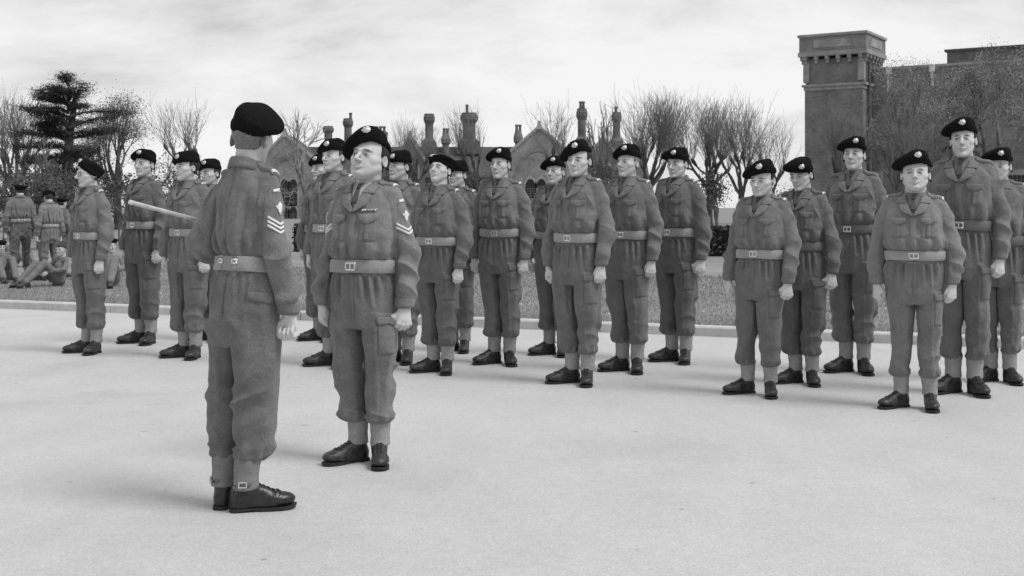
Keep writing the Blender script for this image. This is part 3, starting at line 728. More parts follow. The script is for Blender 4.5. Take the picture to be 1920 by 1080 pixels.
# ------------------------------------------------------------------ dress and place one person
def deformer(p):
    H = p['H'] / 1.785
    zc = [0, .25, .5, .75, .95, 1.07, 1.2, 1.35, 1.45, 1.5, 1.6]
    wl, wh, ww, wc = p.get('leg', 1), p.get('hip', 1), p.get('waist', 1), p.get('chest', 1)
    sx = [1, .5 + .5 * wl, wl, (wl + wh) / 2, wh, ww, (ww * .6 + wc * .4), wc, wc, (1 + wc) / 2, 1]
    hy, hp, hrz = [R(a) for a in p.get('head', (0, 0, 0))]
    MH = (Matrix.Rotation(hy, 3, 'Z') @ Matrix.Rotation(-hp, 3, 'X') @ Matrix.Rotation(hrz, 3, 'Y')); MH = np.array(MH); piv = np.array([0, .025, 1.535])
    sd_ = p['seed']; fw, fl, nose = p.get('face', (1, 1, 1)); spread = p.get('spread', 0); stride = p.get('stride', 0); lean = p.get('lean', 0)
    hs = p.get('hs', 1.0)
    def D(V, kind='cloth'):
        V = np.array(V, float)
        if kind in ('head', 'body', 'beret'):
            L_ = V - np.array(HC)
            wz = ss(-.02, -.06, L_[:, 2]) if kind != 'beret' else 0
            wh_ = 1 if kind != 'body' else ss(1.50, 1.54, V[:, 2])
            fx = 1 + (fw - 1) * wh_; 
            V[:, 0] = HC[0] + L_[:, 0] * fx * (1 + (p.get('jaw', 1) - 1) * wz * (L_[:, 1] > -.2) * wh_)
            V[:, 2] = HC[2] + np.where(L_[:, 2] < 0, L_[:, 2] * (1 + (fl - 1) * wh_), L_[:, 2])
            nz_ = bell(L_[:, 0], 0, .016) * bell(L_[:, 2], -.022, .022) * ss(-.088, -.105, L_[:, 1]); V[:, 1] -= (nose - 1) * .02 * nz_
            if p.get('jowl') is not None:
                V[:, 1] -= p['jowl'] * .010 * bell(L_[:, 2], -.085, .03) * ss(.02, -.05, L_[:, 1]) * wh_
        if kind == 'beret':
            br, bp_, by, bdz = p.get('beret', (0, 0, 0, 0))
            MB_ = np.array(Matrix.Rotation(R(by), 3, 'Z') @ Matrix.Rotation(R(-bp_), 3, 'X') @ Matrix.Rotation(R(br), 3, 'Y')); c = np.array([0, 0, 1.67])
            V = (V - c) @ MB_.T + c; V[:, 2] += bdz
        if kind in ('head', 'beret') or kind == 'body':
            wt = 1 if kind in ('head', 'beret') else ss(1.475, 1.54, V[:, 2])[:, None]
            Wd = ((V - piv) * hs) @ MH.T + piv; V = V + (Wd - V) * wt
        x, y, z = V.T.copy()
        if kind not in ('beret', 'head'):
            s = np.interp(z, zc, sx); ax = np.abs(x); lim = .17
            V[:, 0] = np.sign(x) * np.where(ax < lim, ax * s, ax + (s - 1) * lim)
            sy = 1 + (s - 1) * .8; V[:, 1] = y * np.where(ax < .20, sy, 1 + (sy - 1) * .3)
            if p.get('belly'): V[:, 1] -= p['belly'] * bell(z, 1.10, .13) * (y < .02) * (ax < .2) * ss(.03, -.06, y)
            k = ss(.95, .0, z); V[:, 0] += np.sign(x) * spread * k
            V[:, 1] += stride * np.sign(x) * ss(.9, .0, z) * ss(.0, .04, np.abs(x)) - abs(stride) * 0
            rp = random.Random(sd_ * 7 + 1)                      # every man holds his arms a little differently
            for sg_ in (1, -1):
                am = ss(.175, .205, ax) * ss(1.25, .92, z) * (np.sign(x) == sg_) * (z > .70)
                V[:, 1] -= am * rp.uniform(-.012, .038); V[:, 0] += sg_ * am * rp.uniform(-.012, .020); V[:, 2] += am * rp.uniform(-.012, .014)
            A = .013
            nx = vn(x * 3.1 + sd_, y * 3.1, z * 3.1, sd_); ny = vn(x * 3.1, y * 3.1 + sd_, z * 3.1, sd_ + 31); nz = vn(x * 2.1, y * 3.1, z * 2.1 + sd_, sd_ + 57)
            fade = ss(.12, .3, z) * ss(1.55, 1.45, z)
            V[:, 0] += A * nx * fade; V[:, 1] += A * ny * fade; V[:, 2] += A * 1.2 * nz * fade * ss(.3, .5, z)
        V[:, 0] += p.get('sh', 0) * V[:, 2]
        ls = p.get('legs', 1.0)   # relative leg length
        z = V[:, 2]; V[:, 2] = np.where(z < .95, z * ls, z + .95 * (ls - 1))
        V[:, 1] += -lean * V[:, 2] * .05 if lean else 0
        V *= H / (1 + (.95 * (ls - 1)) / 1.785)
        return V
    return D

def person(B, p):
    ref = deformer(p); tp = ref(BERETS[p.get('bi', 0)][0], 'beret')[:, 2].max(); p = dict(p, H=p['H'] * p['H'] / tp)   # stand exactly as tall as in the photo
    D = deformer(p); yaw = p['yaw']; loc = (p['x'], p['y'], p.get('z', 0)); ti = p.get('tone', 0)
    mc, mt = M['serge'][ti], M['trous'][ti]
    V, Q = B['body']; W = D(V, 'body')
    root = mesh_np('person', W, Q, M['skin'])
    t = np.zeros(len(V)); a, b = B['headrange']; t[a:b] = head_tone(V[a:b], p.get('style'), (.9, .75, .55, .4)[p.get('hair', 0)])
    if p.get('skin'): t = np.maximum(t, p['skin'])
    at_ = root.data.attributes.new('tone', 'FLOAT', 'POINT'); at_.data.foreach_set('value', t.astype(np.float32))
    root.location = loc; root.rotation_euler = (0, 0, R(yaw))
    tag(root, p['label'], 'person', p.get('group'))
    mk = lambda n, k, m, par=root, kind='cloth': mesh_np(n, D(B[k][0], kind), B[k][1], m, par)
    mesh_np('hair', D(HAIR[0], 'head'), HAIR[1], M['hairs'][p.get('hair', 0)], root)
    if p.get('hat', True):
        bi = p.get('bi', 0); be = mesh_np('beret', D(BERETS[bi][0], 'beret'), BERETS[bi][1], M['beret'], root)
        if p.get('badge', True): mesh_np('cap_badge', D(BADGES[bi][0], 'beret'), BADGES[bi][1], M['badge'], be)
    if p.get('glasses'):
        sg = []
        for s in (1, -1):
            c = (s * .031, -.113, 1.633)
            for k in range(12):
                a0, a1 = 2 * math.pi * k / 12, 2 * math.pi * (k + 1) / 12
                sg.append((c[0] + .019 * math.cos(a0), c[1], c[2] + .016 * math.sin(a0), c[0] + .019 * math.cos(a1), c[1], c[2] + .016 * math.sin(a1), .0018, .0018))
            sg.append((s * .05, -.113, 1.637, s * .080, -.01, 1.637, .0018, .0018))
        sg.append((-.012, -.115, 1.636, .012, -.115, 1.636, .0016, .0016))
        gv, gq = seg_mesh(sg, 5); mesh_np('glasses', D(gv, 'head'), gq, M['glass'], root)
    if p.get('watch'):
        sg = [(.236 + .030 * math.cos(q), -.023 + .030 * math.sin(q), .866, .236 + .030 * math.cos(q + .4), -.023 + .030 * math.sin(q + .4), .866, .007, .007) for q in np.arange(0, 6.28, .4)]
        gv, gq = seg_mesh(sg, 6); wt = mesh_np('wristwatch', D(gv), gq, M['boot'], root)
        gv, gq = seg_mesh([(.258, -.038, .866, .268, -.045, .866, .014, .013)], 12); mesh_np('watch_case', D(gv), gq, M['brass'], wt)
    bl = mk('blouse', 'blouse', mc)
    mk('collar', 'collar', mc, bl)
    for s in ('left', 'right'):
        for n, k in (('lapel', 'lapel_'), ('collar_point', 'lapelb_'), ('pocket_flap', 'flap_'), ('chest_pocket', 'pocket_'), ('pocket_pleat', 'pleat_'), ('epaulette', 'epaulette_'), ('cuff', 'cuff_')):
            if k + s in B: mk(n, k + s, M['trim'] if n == 'epaulette' and p.get('pale_ep') else mc, bl)
        if p.get('title', True): mk('shoulder_slide', 'title_' + s, M['white'], bl)
    mk('placket', 'placket', mc, bl)
    for bV, bQ in B['button']: mesh_np('button', D(bV), bQ, M['webdark'], bl)
    for sn_ in ('_left', '_right'):
        for cV, cQ in B.get('chevron' + sn_, ()): mesh_np('chevron', D(cV), cQ, M['white'], bl)
        for k in ('arm_badge', 'sleeve_title'):
            if k + sn_ in B: mk(k, k + sn_, M['white'], bl)
    if 'ribbon_bar' in B:
        mk('ribbon_bar', 'ribbon_bar', M['ribbon'], bl)
        for v_, q_ in B['ribbon_white']: mesh_np('ribbon_stripe', D(v_), q_, M['white'], bl)
    sh = mk('shirt', 'shirt', M['shirtp'] if p.get('pale_shirt') else M['shirt'])
    if p.get('tie', True): mk('tie', 'tie', M['tie'])
    be = mk('belt', 'belt', M['webdark'] if p.get('dark_belt') else M['web'])
    mk('buckle', 'buckle', M['brass'], be); [mesh_np('rear_buckle', D(v_), q_, M['brass'], be) for v_, q_ in B['rear_buckle']]; [mesh_np('strap_end', D(v_), q_, M['web'], be) for v_, q_ in B['rear_tab']]
    tr = mk('trousers', 'trousers', mt)
    pk = mk('thigh_pocket', 'thigh_pocket', mt, tr); mk('thigh_pocket_flap', 'thigh_flap', mt, tr); mk('fly', 'fly', mt, tr)
    if la_ := p.get('rear'): mk('hip_pocket_flap', 'hip_flap', mt, tr)
    sp = p.get('splay', (SPLAY, SPLAY))
    for s, q in ((1, sp[0]), (-1, sp[1])):
        Qf = lambda Q_: Q_ if s > 0 else Q_[:, ::-1]
        g = mesh_np('anklet', D(foot_xf(GAIT[0], s, 8)), Qf(GAIT[1]), M['webmid'] if p.get('shiny') else M['web'], root)
        if p.get('rear'):
            gv, gq = seg_mesh([(-.058, .02, .128, .0, .078, .128, .007, .007), (0, .078, .128, .058, .03, .128, .007, .007)], 6)
            mesh_np('anklet_strap', D(foot_xf(gv, s, 8)), Qf(gq), M['webdark'], g)
            gb = []
            for x0, z0, x1, z1 in ((.028, .117, .028, .139), (.05, .117, .05, .139), (.028, .117, .05, .117), (.028, .139, .05, .139)):
                gb.append((x0, .072 - (x0 - .028) * 1.1, z0, x1, .072 - (x1 - .028) * 1.1, z1, .003, .003))
            gv, gq = seg_mesh(gb, 5); mesh_np('anklet_buckle', D(foot_xf(gv, s, 8)), Qf(gq), M['brass'], g)
        b = mesh_np('boot', D(foot_xf(BOOT[0], s, q)), Qf(BOOT[1]), M['boot'] if p.get('shiny') else M['bootd'], root)
        mesh_np('sole', D(foot_xf(SOLE[0], s, q)), Qf(SOLE[1]), M['sole'], b, smooth=False)
        mesh_np('laces', D(foot_xf(LACES[0], s, q)), Qf(LACES[1]), M['lace'], b)
    return root

# ------------------------------------------------------------------ the setting
print('setting ...')
rnd = random.Random(7)
KA = math.atan(.40); KD = (math.cos(KA), -math.sin(KA)); KN = (math.sin(KA), math.cos(KA))   # along the kerb, and away from the parade ground
K0 = (-6.75, 16.1)
def kp(t, s, z=0): return (K0[0] + KD[0] * t + KN[0] * s, K0[1] + KD[1] * t + KN[1] * s, z)
LZ = .10
def ground_mat():
    m = bpy.data.materials.new('worn_concrete'); m.use_nodes = True; n = m.node_tree.nodes; l = m.node_tree.links
    b = n['Principled BSDF']; b.inputs['Roughness'].default_value = .92; b.inputs['Specular IOR Level'].default_value = .15
    tcn = n.new('ShaderNodeTexCoord'); cur = None
    def layer(scale, detail, lo, hi, sx=1.0, sy=1.0, p0=.3, p1=.7, rz=0):
        nonlocal cur
        mp = n.new('ShaderNodeMapping'); mp.inputs['Scale'].default_value = (sx, sy, 1); mp.inputs['Rotation'].default_value = (0, 0, rz)
        nz = n.new('ShaderNodeTexNoise'); nz.inputs['Scale'].default_value = scale; nz.inputs['Detail'].default_value = detail; nz.inputs['Roughness'].default_value = .6
        l.new(tcn.outputs['Object'], mp.inputs[0]); l.new(mp.outputs[0], nz.inputs['Vector'])
        mr = n.new('ShaderNodeMapRange'); mr.inputs[1].default_value = p0; mr.inputs[2].default_value = p1; mr.inputs[3].default_value = lo; mr.inputs[4].default_value = hi
        l.new(nz.outputs[0], mr.inputs[0])
        if cur is None: cur = mr.outputs[0]
        else:
            mu = n.new('ShaderNodeMath'); mu.operation = 'MULTIPLY'; l.new(cur, mu.inputs[0]); l.new(mr.outputs[0], mu.inputs[1]); cur = mu.outputs[0]
        return nz
    layer(.35, 5, .495, .545, rz=.4)
    layer(2.2, 6, .95, 1.05, 1, .5, rz=-.3)
    layer(60, 3, .90, 1.10)
    layer(17, 5, .95, 1.05)
    layer(260, 2, .78, 1.22)
    layer(1.1, 6, 1.0, .91, .35, 1.0, .60, .72, rz=.35)      # faint drag marks
    layer(9, 2, 1.0, .6, 1, 1, .72, .76)
    layer(.8, 7, 1.0, .95, 1, 1, .55, .62, rz=1.0)                       # small dark specks
    l.new(cur, b.inputs['Base Color'])
    nz = n.new('ShaderNodeTexNoise'); nz.inputs['Scale'].default_value = 90; nz.inputs['Detail'].default_value = 6; l.new(tcn.outputs['Object'], nz.inputs['Vector'])
    bp = n.new('ShaderNodeBump'); bp.inputs['Strength'].default_value = .35; bp.inputs['Distance'].default_value = .01; l.new(nz.outputs[0], bp.inputs['Height']); l.new(bp.outputs[0], b.inputs['Normal'])
    return m
g = MB(); g.add([kp(-900, -60), kp(900, -60), kp(900, .06), kp(-900, .06)], [(0, 1, 2, 3)])
tag(g.build('parade_ground', ground_mat()), kind='structure')
g = MB()      # kerb stones with narrow joints
for i in range(-14, 44):
    a, b = i * .92, i * .92 + .912
    pr = [(0, 0), (0, .085), (.015, .10), (.14, .104), (.14, 0)]
    v = [kp(a, s, z) for s, z in pr] + [kp(b, s, z) for s, z in pr]
    g.add(v, [tuple(range(5)), tuple(reversed(range(5, 10)))] + [(k, k + 5, (k + 1) % 5 + 5, (k + 1) % 5) for k in range(5)])
tag(g.build('kerb', mat('kerb_stone', .52, .9, .08, 12, bump=.4, bscale=60, var2=.12, v2scale=1.5)), kind='structure')
g = MB(); g.add([kp(-900, .14, LZ), kp(900, .14, LZ), kp(900, 1500, LZ), kp(-900, 1500, LZ)], [(0, 1, 2, 3)])
tag(g.build('lawn', mat('mown_grass', .25, .95, .14, 18, bump=.4, bscale=30, spec=.1, var2=.18, v2scale=.6)), kind='structure')
# grass blades near the kerb
rs = np.random.RandomState(3); n = 90000
t = rs.uniform(-4, 16, n); s = .13 + 9 * rs.rand(n) ** 1.8; 
cx = K0[0] + KD[0] * t + KN[0] * s; cy = K0[1] + KD[1] * t + KN[1] * s; a = rs.uniform(0, 6.28, n); hh = rs.uniform(.012, .036, n) * (1 + s * .06); wd = .0028 + s * .0008
lx, ly = rs.uniform(-.02, .02, (2, n))
V = np.stack([np.stack([cx - wd * np.cos(a), cy - wd * np.sin(a), np.full(n, LZ)], 1), np.stack([cx + wd * np.cos(a), cy + wd * np.sin(a), np.full(n, LZ)], 1), np.stack([cx + lx, cy + ly, LZ + hh], 1)], 1).reshape(-1, 3)
o = mesh_np('grass_blades', V, np.arange(n * 3).reshape(-1, 3), mat('grass_blade', .28, .8, .2, 30, spec=.1), smooth=False); tag(o, 'short grass growing behind the kerb of the parade ground', 'grass', kind='stuff')
# little white daisies/litter in the grass
n = 110; t = rs.uniform(-2, 14, n); s = .3 + 6 * rs.rand(n); V = []
for i in range(n):
    x, y, _ = kp(t[i], s[i]); r = .008 + .008 * rs.rand(); z = LZ + .05
    V += [(x - r, y, z), (x, y - r, z + .004), (x + r, y, z), (x, y + r, z + .012)]
o = mesh_np('daisies', V, np.arange(n * 4).reshape(-1, 4), mat('daisy', .75, .8), smooth=False); tag(o, 'tiny white daisies scattered in the lawn', 'flowers', kind='stuff')

# ---------------------------------------------- brick materials
def brick(name, v, sc_=4.0, contrast=.25, bump=.5):
    m = bpy.data.materials.new(name); m.use_nodes = True; n = m.node_tree.nodes; l = m.node_tree.links
    b = n['Principled BSDF']; b.inputs['Roughness'].default_value = .95; b.inputs['Specular IOR Level'].default_value = .1
    tcn = n.new('ShaderNodeTexCoord'); geo = n.new('ShaderNodeNewGeometry')
    sx = n.new('ShaderNodeSeparateXYZ'); l.new(tcn.outputs['Object'], sx.inputs[0])
    ad = n.new('ShaderNodeMath'); ad.operation = 'ADD'; l.new(sx.outputs[0], ad.inputs[0]); l.new(sx.outputs[1], ad.inputs[1])
    cb = n.new('ShaderNodeCombineXYZ'); l.new(ad.outputs[0], cb.inputs[0]); l.new(sx.outputs[2], cb.inputs[1])
    bt = n.new('ShaderNodeTexBrick'); bt.inputs['Scale'].default_value = sc_; bt.inputs['Color1'].default_value = (v, v, v, 1); bt.inputs['Color2'].default_value = (v * (1 - contrast), v * (1 - contrast), v * (1 - contrast), 1)
    bt.inputs['Mortar'].default_value = (v * 1.35, v * 1.35, v * 1.35, 1); bt.inputs['Mortar Size'].default_value = .012; bt.inputs['Brick Width'].default_value = .9; bt.inputs['Row Height'].default_value = .3
    l.new(cb.outputs[0], bt.inputs['Vector'])
    nz = n.new('ShaderNodeTexNoise'); nz.inputs['Scale'].default_value = .9; nz.inputs['Detail'].default_value = 8; l.new(tcn.outputs['Object'], nz.inputs['Vector'])
    mr = n.new('ShaderNodeMapRange'); mr.inputs[1].default_value = .3; mr.inputs[2].default_value = .7; mr.inputs[3].default_value = .72; mr.inputs[4].default_value = 1.25; l.new(nz.outputs[0], mr.inputs[0])
    mi = n.new('ShaderNodeMix'); mi.data_type = 'RGBA'; mi.blend_type = 'MULTIPLY'; mi.inputs[0].default_value = 1; l.new(bt.outputs[0], mi.inputs[6]); l.new(mr.outputs[0], mi.inputs[7])
    l.new(mi.outputs[2], b.inputs['Base Color'])
    return m
M['brick'] = brick('old_brick', .23); M['brickd'] = brick('sooty_brick', .165); M['brickp'] = brick('pale_brick', .27)
M['stone'] = mat('dressed_stone', .32, .9, .15, 3, bump=.4, bscale=8, var2=.2, v2scale=.8)
M['slate'] = mat('slate_roof', .085, .7, .2, 4, bump=.3, bscale=10, var2=.2, v2scale=.5)
M['dark'] = mat('dark_glass', .012, .25, spec=.5); M['frame'] = mat('painted_frame', .17, .6)
M['pot'] = mat('clay_pot', .14, .85, .2, 5); M['whitep'] = mat('white_paint', .75, .6)

# ---------------------------------------------- long barracks with gables and tall chimneys
YB = 130.0; S_ = YB / F
def bx(px): return (px - 960) * S_
def bz(py): return CAMZ + (HOR - py) * S_
def T_(x, y, z): return (x, YB + y, z)
bar = empty('barracks', (bx(860), YB, 0)); bar['label'] = 'long low brick barracks with slate roof, stone-trimmed gables and tall chimneys behind the soldiers'; bar['category'] = 'building'
def bpart(mb, name, m, par=bar, smooth=False):
    o = mb.build(name, m, par, smooth); 
    inv = Vector((bx(860), YB, 0))
    if par is bar:
        o.data.transform(Matrix.Translation(-inv))
    else: o.data.transform(Matrix.Translation(-inv))
    return o
m = MB(); m.box((bx(860), YB + 5, bz(331) / 2), (bx(1215) - bx(505), 10, bz(331))); wall = bpart(m, 'wall', M['brick'])
m = MB(); x0, x1, ze, zr = bx(503), bx(1217), bz(333), bz(271)
m.add([(x0, YB - .5, ze), (x1, YB - .5, ze), (x1, YB + 5, zr), (x0, YB + 5, zr), (x0, YB + 10.5, ze), (x1, YB + 10.5, ze)], [(0, 1, 2, 3), (3, 2, 5, 4), (0, 3, 4), (1, 5, 2), (0, 4, 5, 1)])
roof = bpart(m, 'roof', M['slate'])
def arch_pts(cx, z0, z1, w_, n=6):
    """pointed-arch outline"""
    p = [(cx - w_, z0), (cx + w_, z0), (cx + w_, z1)]
    for i in range(1, n): t = i / n; p.append((cx + w_ * (1 - t ** 1.6), z1 + w_ * 1.5 * math.sin(t * math.pi / 2)))
    p.append((cx, z1 + w_ * 1.5))
    for i in range(n - 1, 0, -1): t = i / n; p.append((cx - w_ * (1 - t ** 1.6), z1 + w_ * 1.5 * math.sin(t * math.pi / 2)))
    p.append((cx - w_, z1)); return p
def gable(pxl, pxr, pxp, pyp, pye, fwd, wins, arch=None):
    xl, xr, xp = bx(pxl), bx(pxr), bx(pxp); zp, ze = bz(pyp), bz(pye)
    m = MB(); m.prism([(xl, 0), (xr, 0), (xr, ze), (xp, zp), (xl, ze)], -fwd, 4.8, T_); gb = bpart(m, 'gable', M['brickp'] if arch else M['brickd'])
    for sx_, (xa, za, xb, zb) in ((-1, (xl, ze, xp, zp)), (1, (xr, ze, xp, zp))):
        m = MB(); dx, dz = xb - xa, zb - za; q = math.hypot(dx, dz); nx_, nz_ = (-dz / q * .28, dx / q * .28) if sx_ < 0 else (dz / q * .28, -dx / q * .28)
        m.prism([(xa, za), (xb, zb), (xb + nx_, zb + abs(nz_)), (xa + nx_, za + abs(nz_))], -fwd - .12, -fwd + .35, T_); bpart(m, 'coping', M['stone'], gb)
        m = MB(); m.prism([(xa, za - .05), (xb, zb - .05), (xb + nx_ * .6, zb + abs(nz_) * .6), (xa + nx_ * .6, za + abs(nz_) * .6)], -fwd + .36, 5.0, T_); bpart(m, 'gable_roof', M['slate'], gb)
    m = MB(); m.box((xp, YB - fwd + .1, zp + .35), (.55, .5, .9), top=.5); bpart(m, 'finial', M['stone'], gb)
    if arch:
        cx, z0, w_ = arch; ring = arch_pts(bx(cx), bz(z0), bz(z0) + .2, w_); inner = arch_pts(bx(cx), bz(z0), bz(z0) + .2, w_ - .3)
        m = MB(); n = len(ring)
        vs = [T_(p[0], -fwd - .07, p[1]) for p in ring] + [T_(p[0], -fwd - .07, p[1]) for p in inner] + [T_(p[0], -fwd + .05, p[1]) for p in ring] + [T_(p[0], -fwd + .05, p[1]) for p in inner]
        fs = []
        for i in range(2, n - 0):
            j = (i + 1) % n
            if i == n - 1: continue
            fs += [(i, j, n + j, n + i), (i, 2 * n + i, 2 * n + j, j), (n + i, n + j, 3 * n + j, 3 * n + i)]
        m.add(vs, fs); bpart(m, 'arch_moulding', M['brick'], gb)
    for (cx, z0, z1, w_) in wins:
        m = MB(); m.prism(arch_pts(bx(cx), bz(z0) - .1, bz(z1) + .05, w_ + .16), -fwd - .06, -fwd + .06, T_); wi = bpart(m, 'window_surround', M['stone'], gb)
        m = MB(); m.prism(arch_pts(bx(cx), bz(z0), bz(z1), w_), -fwd - .09, -fwd - .04, T_)
        o = bpart(m, 'window', M['dark'], gb)
        m = MB(); 
        for q in np.linspace(bz(z0), bz(z1), 6)[1:-1]: m.box((bx(cx), YB - fwd - .105, q), (w_ * 2, .03, .05))
        m.box((bx(cx), YB - fwd - .105, (bz(z0) + bz(z1)) / 2), (.05, .03, bz(z1) - bz(z0))); bpart(m, 'glazing_bars', M['frame'], gb)
gable(478, 618, 541, 257, 322, 2.2, [(541, 385, 348, .42), (557, 385, 348, .42), (541, 420, 398, .4), (557, 420, 398, .4)], arch=(549, 345, 1.9))
gable(938, 1082, 1010, 243, 305, 2.2, [(994, 372, 350, .52), (1014, 372, 350, .52), (1040, 372, 350, .5)], arch=(1008, 350, 2.6))
gable(742, 798, 770, 260, 305, .9, [(763, 340, 318, .4), (778, 340, 318, .4)])
gable(1102, 1158, 1130, 262, 300, 1.4, [(1122, 345, 322, .4), (1138, 345, 322, .4)])
for cx in (640, 668, 700, 830, 862, 905, 1190):      # windows along the main wall
    m = MB(); m.box((bx(cx), YB - .03, bz(363)), (1.0, .1, 1.9)); fr = bpart(m, 'window_surround', M['stone'])
    m = MB(); m.box((bx(cx), YB - .1, bz(363)), (.74, .06, 1.6)); bpart(m, 'window', M['dark'], fr)
    m = MB(); m.box((bx(cx), YB - .14, bz(363)), (.06, .03, 1.6)); m.box((bx(cx), YB - .143, bz(363)), (.74, .03, .06)); bpart(m, 'glazing_bars', M['frame'], fr)
m = MB(); m.box((bx(860), YB - .08, bz(345)), (bx(1200) - bx(620), .16, .18)); bpart(m, 'string_course', M['stone'])
def chimney(px, top, wpx, base=275, pots=1, kind='tall', y=4.0):
    cx = bx(px); r = wpx * S_ / 2; z0, z1 = bz(base) - .6, bz(top); h = z1 - z0; m = MB(); c = (cx, YB + y, 0)
    if kind == 'tall':
        m.box((cx, YB + y, z0 + h * .15), (r * 3.0, 2.2, h * .30), top=.92)
        m.box((cx, YB + y, z0 + h * .335), (r * 2.7, 2.0, h * .07), top=.72)
        m.lathe(c, [(r * .96, z0 + h * .36), (r * .88, z0 + h * .42), (r * .88, z0 + h * .74), (r * 1.0, z0 + h * .77), (r * 1.22, z0 + h * .83), (r * 1.22, z0 + h * .93), (r * 1.05, z0 + h * .95), (r * 1.05, z0 + h)], 8)
    elif kind == 'bulb':
        m.lathe(c, [(r * .8, z0), (r * .8, z0 + h * .45), (r * 1.15, z0 + h * .52), (r * 1.15, z0 + h * .72), (r * .7, z0 + h)], 8)
    else:
        m.box((cx, YB + y, z0 + h * .5), (r * 2, 1.6, h)); m.box((cx, YB + y, z1), (r * 2.15, 1.8, .3))
    ch = bpart(m, 'chimney', M['brickd'] if kind == 'tall' else M['brick'], roof)
    return ch
def pots(ch, pxs, top, bot, y=4.0):
    for q in pxs:
        m = MB(); z0, z1 = bz(bot), bz(top); m.lathe((bx(q), YB + y, 0), [(.20, z0 - .3), (.17, z0 + .2), (.14, z1 - .25), (.2, z1 - .15), (.2, z1)], 8); o = bpart(m, 'chimney_pot', M['pot'], bar, True)
for px, top, w_ in ((605, 232, 18), (643, 217, 17), (800, 208, 19), (1095, 198, 19), (1162, 205, 17)): ch = chimney(px, top, w_)
ch = chimney(877, 206, 30, y=4.2)
chimney(704, 246, 28, kind='stack'); chimney(832, 246, 17, kind='bulb'); chimney(972, 240, 17, kind='bulb')
pots(0, (691, 698.5, 706, 713), 232, 246); pots(0, (829, 835), 236, 248); pots(0, (969, 975.5), 229, 242); pots(0, (873,), 190, 207, 4.2); pots(0, (648,), 206, 218); pots(0, (1092.5, 1098), 184, 199); pots(0, (1161,), 194, 206)

# ---------------------------------------------- keep-like tower and its wing on the right
TY = R(-32.5); tcx, tcy = at(1580, 0, 86)[:2]
tow = empty('brick_tower', (tcx, tcy, 0), TY); tag(tow, 'tall square brick tower with corbelled stone parapet at the right', 'tower')
def tb(name, m_, fn, par=tow):
    m = MB(); fn(m); o = m.build(name, m_, par); return o
hs_ = 2.03; zt = 13.62
zs_ = lambda py: CAMZ + (HOR - py) * (84.0 / F)
shaft = tb('shaft', M['brick'], lambda m: m.box((0, 0, zs_(156) / 2), (2 * hs_, 2 * hs_, zs_(156))))
tb('string_course', M['stone'], lambda m: (m.box((0, 0, zs_(158)), (2 * hs_ + .35, 2 * hs_ + .35, .16)), m.box((0, 0, zs_(163)), (2 * hs_ + .12, 2 * hs_ + .12, .3))))
tb('upper_shaft', M['brick'], lambda m: m.box((0, 0, (zs_(157) + zs_(108)) / 2), (2 * hs_ - .1, 2 * hs_ - .1, zs_(108) - zs_(157))))
for sx_ in (1, -1):
    for sy_ in (1, -1): tb('corner_pilaster', M['stone'], lambda m: m.box((sx_ * (hs_ - .12), sy_ * (hs_ - .12), (zs_(152) + zs_(112)) / 2), (.42, .42, zs_(112) - zs_(152))))
for k in range(6):
    for fx, fy in ((0, -1), (1, 0), (0, 1), (-1, 0)):
        u = -hs_ + .1 + k * (2 * hs_ - .2) / 5 
        cxx, cyy = (u, fy * (hs_ + .12)) if fy else (fx * (hs_ + .12), u)
        dx_, dy_ = (.26, .42) if fy else (.42, .26)
        tb('corbel', M['stone'], lambda m: (m.box((cxx, cyy, zs_(105)), (dx_, dy_, .34)), m.box((cxx * 1.0 + fx * -.06, cyy + fy * -.06, zs_(112)), (dx_ * .8, dy_ * .7, .34))))
tb('parapet_base', M['stone'], lambda m: m.box((0, 0, zs_(99)), (2 * hs_ + .75, 2 * hs_ + .75, .30)))
tb('parapet', M['brickp'], lambda m: m.box((0, 0, (zs_(95) + zs_(66)) / 2), (2 * hs_ + .6, 2 * hs_ + .6, zs_(66) - zs_(95))))
for fx, fy in ((0, -1), (1, 0)):
    tb('parapet_panel', M['stone'], lambda m: m.box((fx * (hs_ + .31), fy * (hs_ + .31), zs_(80)), (2.6 if fy else .06, .06 if fy else 2.6, .55)))
tb('coping', M['stone'], lambda m: m.box((0, 0, zs_(64)), (2 * hs_ + .8, 2 * hs_ + .8, .18)))
tb('drainpipe', M['slate'], lambda m: m.lathe((hs_ + .16, -hs_ + .9, 0), [(.11, 0), (.11, zs_(112))], 8))

wng = empty('brick_wing', (tcx, tcy, 0), TY); tag(wng, 'long brick barrack wing with flat parapet running right from the tower', 'building')
wx0 = hs_ + .02
wz = 10.8
tb('wall', M['brick'], lambda m: m.box((wx0 + 15, 1.6, wz / 2), (30, 3, wz)), wng)
tb('coping', M['stone'], lambda m: m.box((wx0 + 15, 1.6, wz + .08), (30, 3.1, .16)), wng)
tb('upper_storey', M['brickd'], lambda m: m.box((wx0 + 15.3, 6.0, 6.05), (22, 5.7, 12.1)), wng)
tb('upper_coping', M['slate'], lambda m: m.box((wx0 + 15.3, 6.0, 12.18), (22.3, 6.0, .16)), wng)
for wx, wzc in ((2.1, 2.6), (7.0, 2.6), (11.5, 2.6)):
    fr = tb('window_surround', M['stone'], lambda m: m.box((wx, .08, wzc + .15), (1.35, .14, 2.1)), wng)
    tb('window', M['dark'], lambda m: m.box((wx, .0, wzc), (1.05, .12, 1.6)), fr)
    tb('window_bars', M['frame'], lambda m: [m.box((wx + q, -.07, wzc), (.035, .02, 1.6)) for q in (-.26, 0, .26)] + [m.box((wx, -.072, wzc + q), (1.05, .02, .035)) for q in (-.5, -.17, .17, .5)], fr)
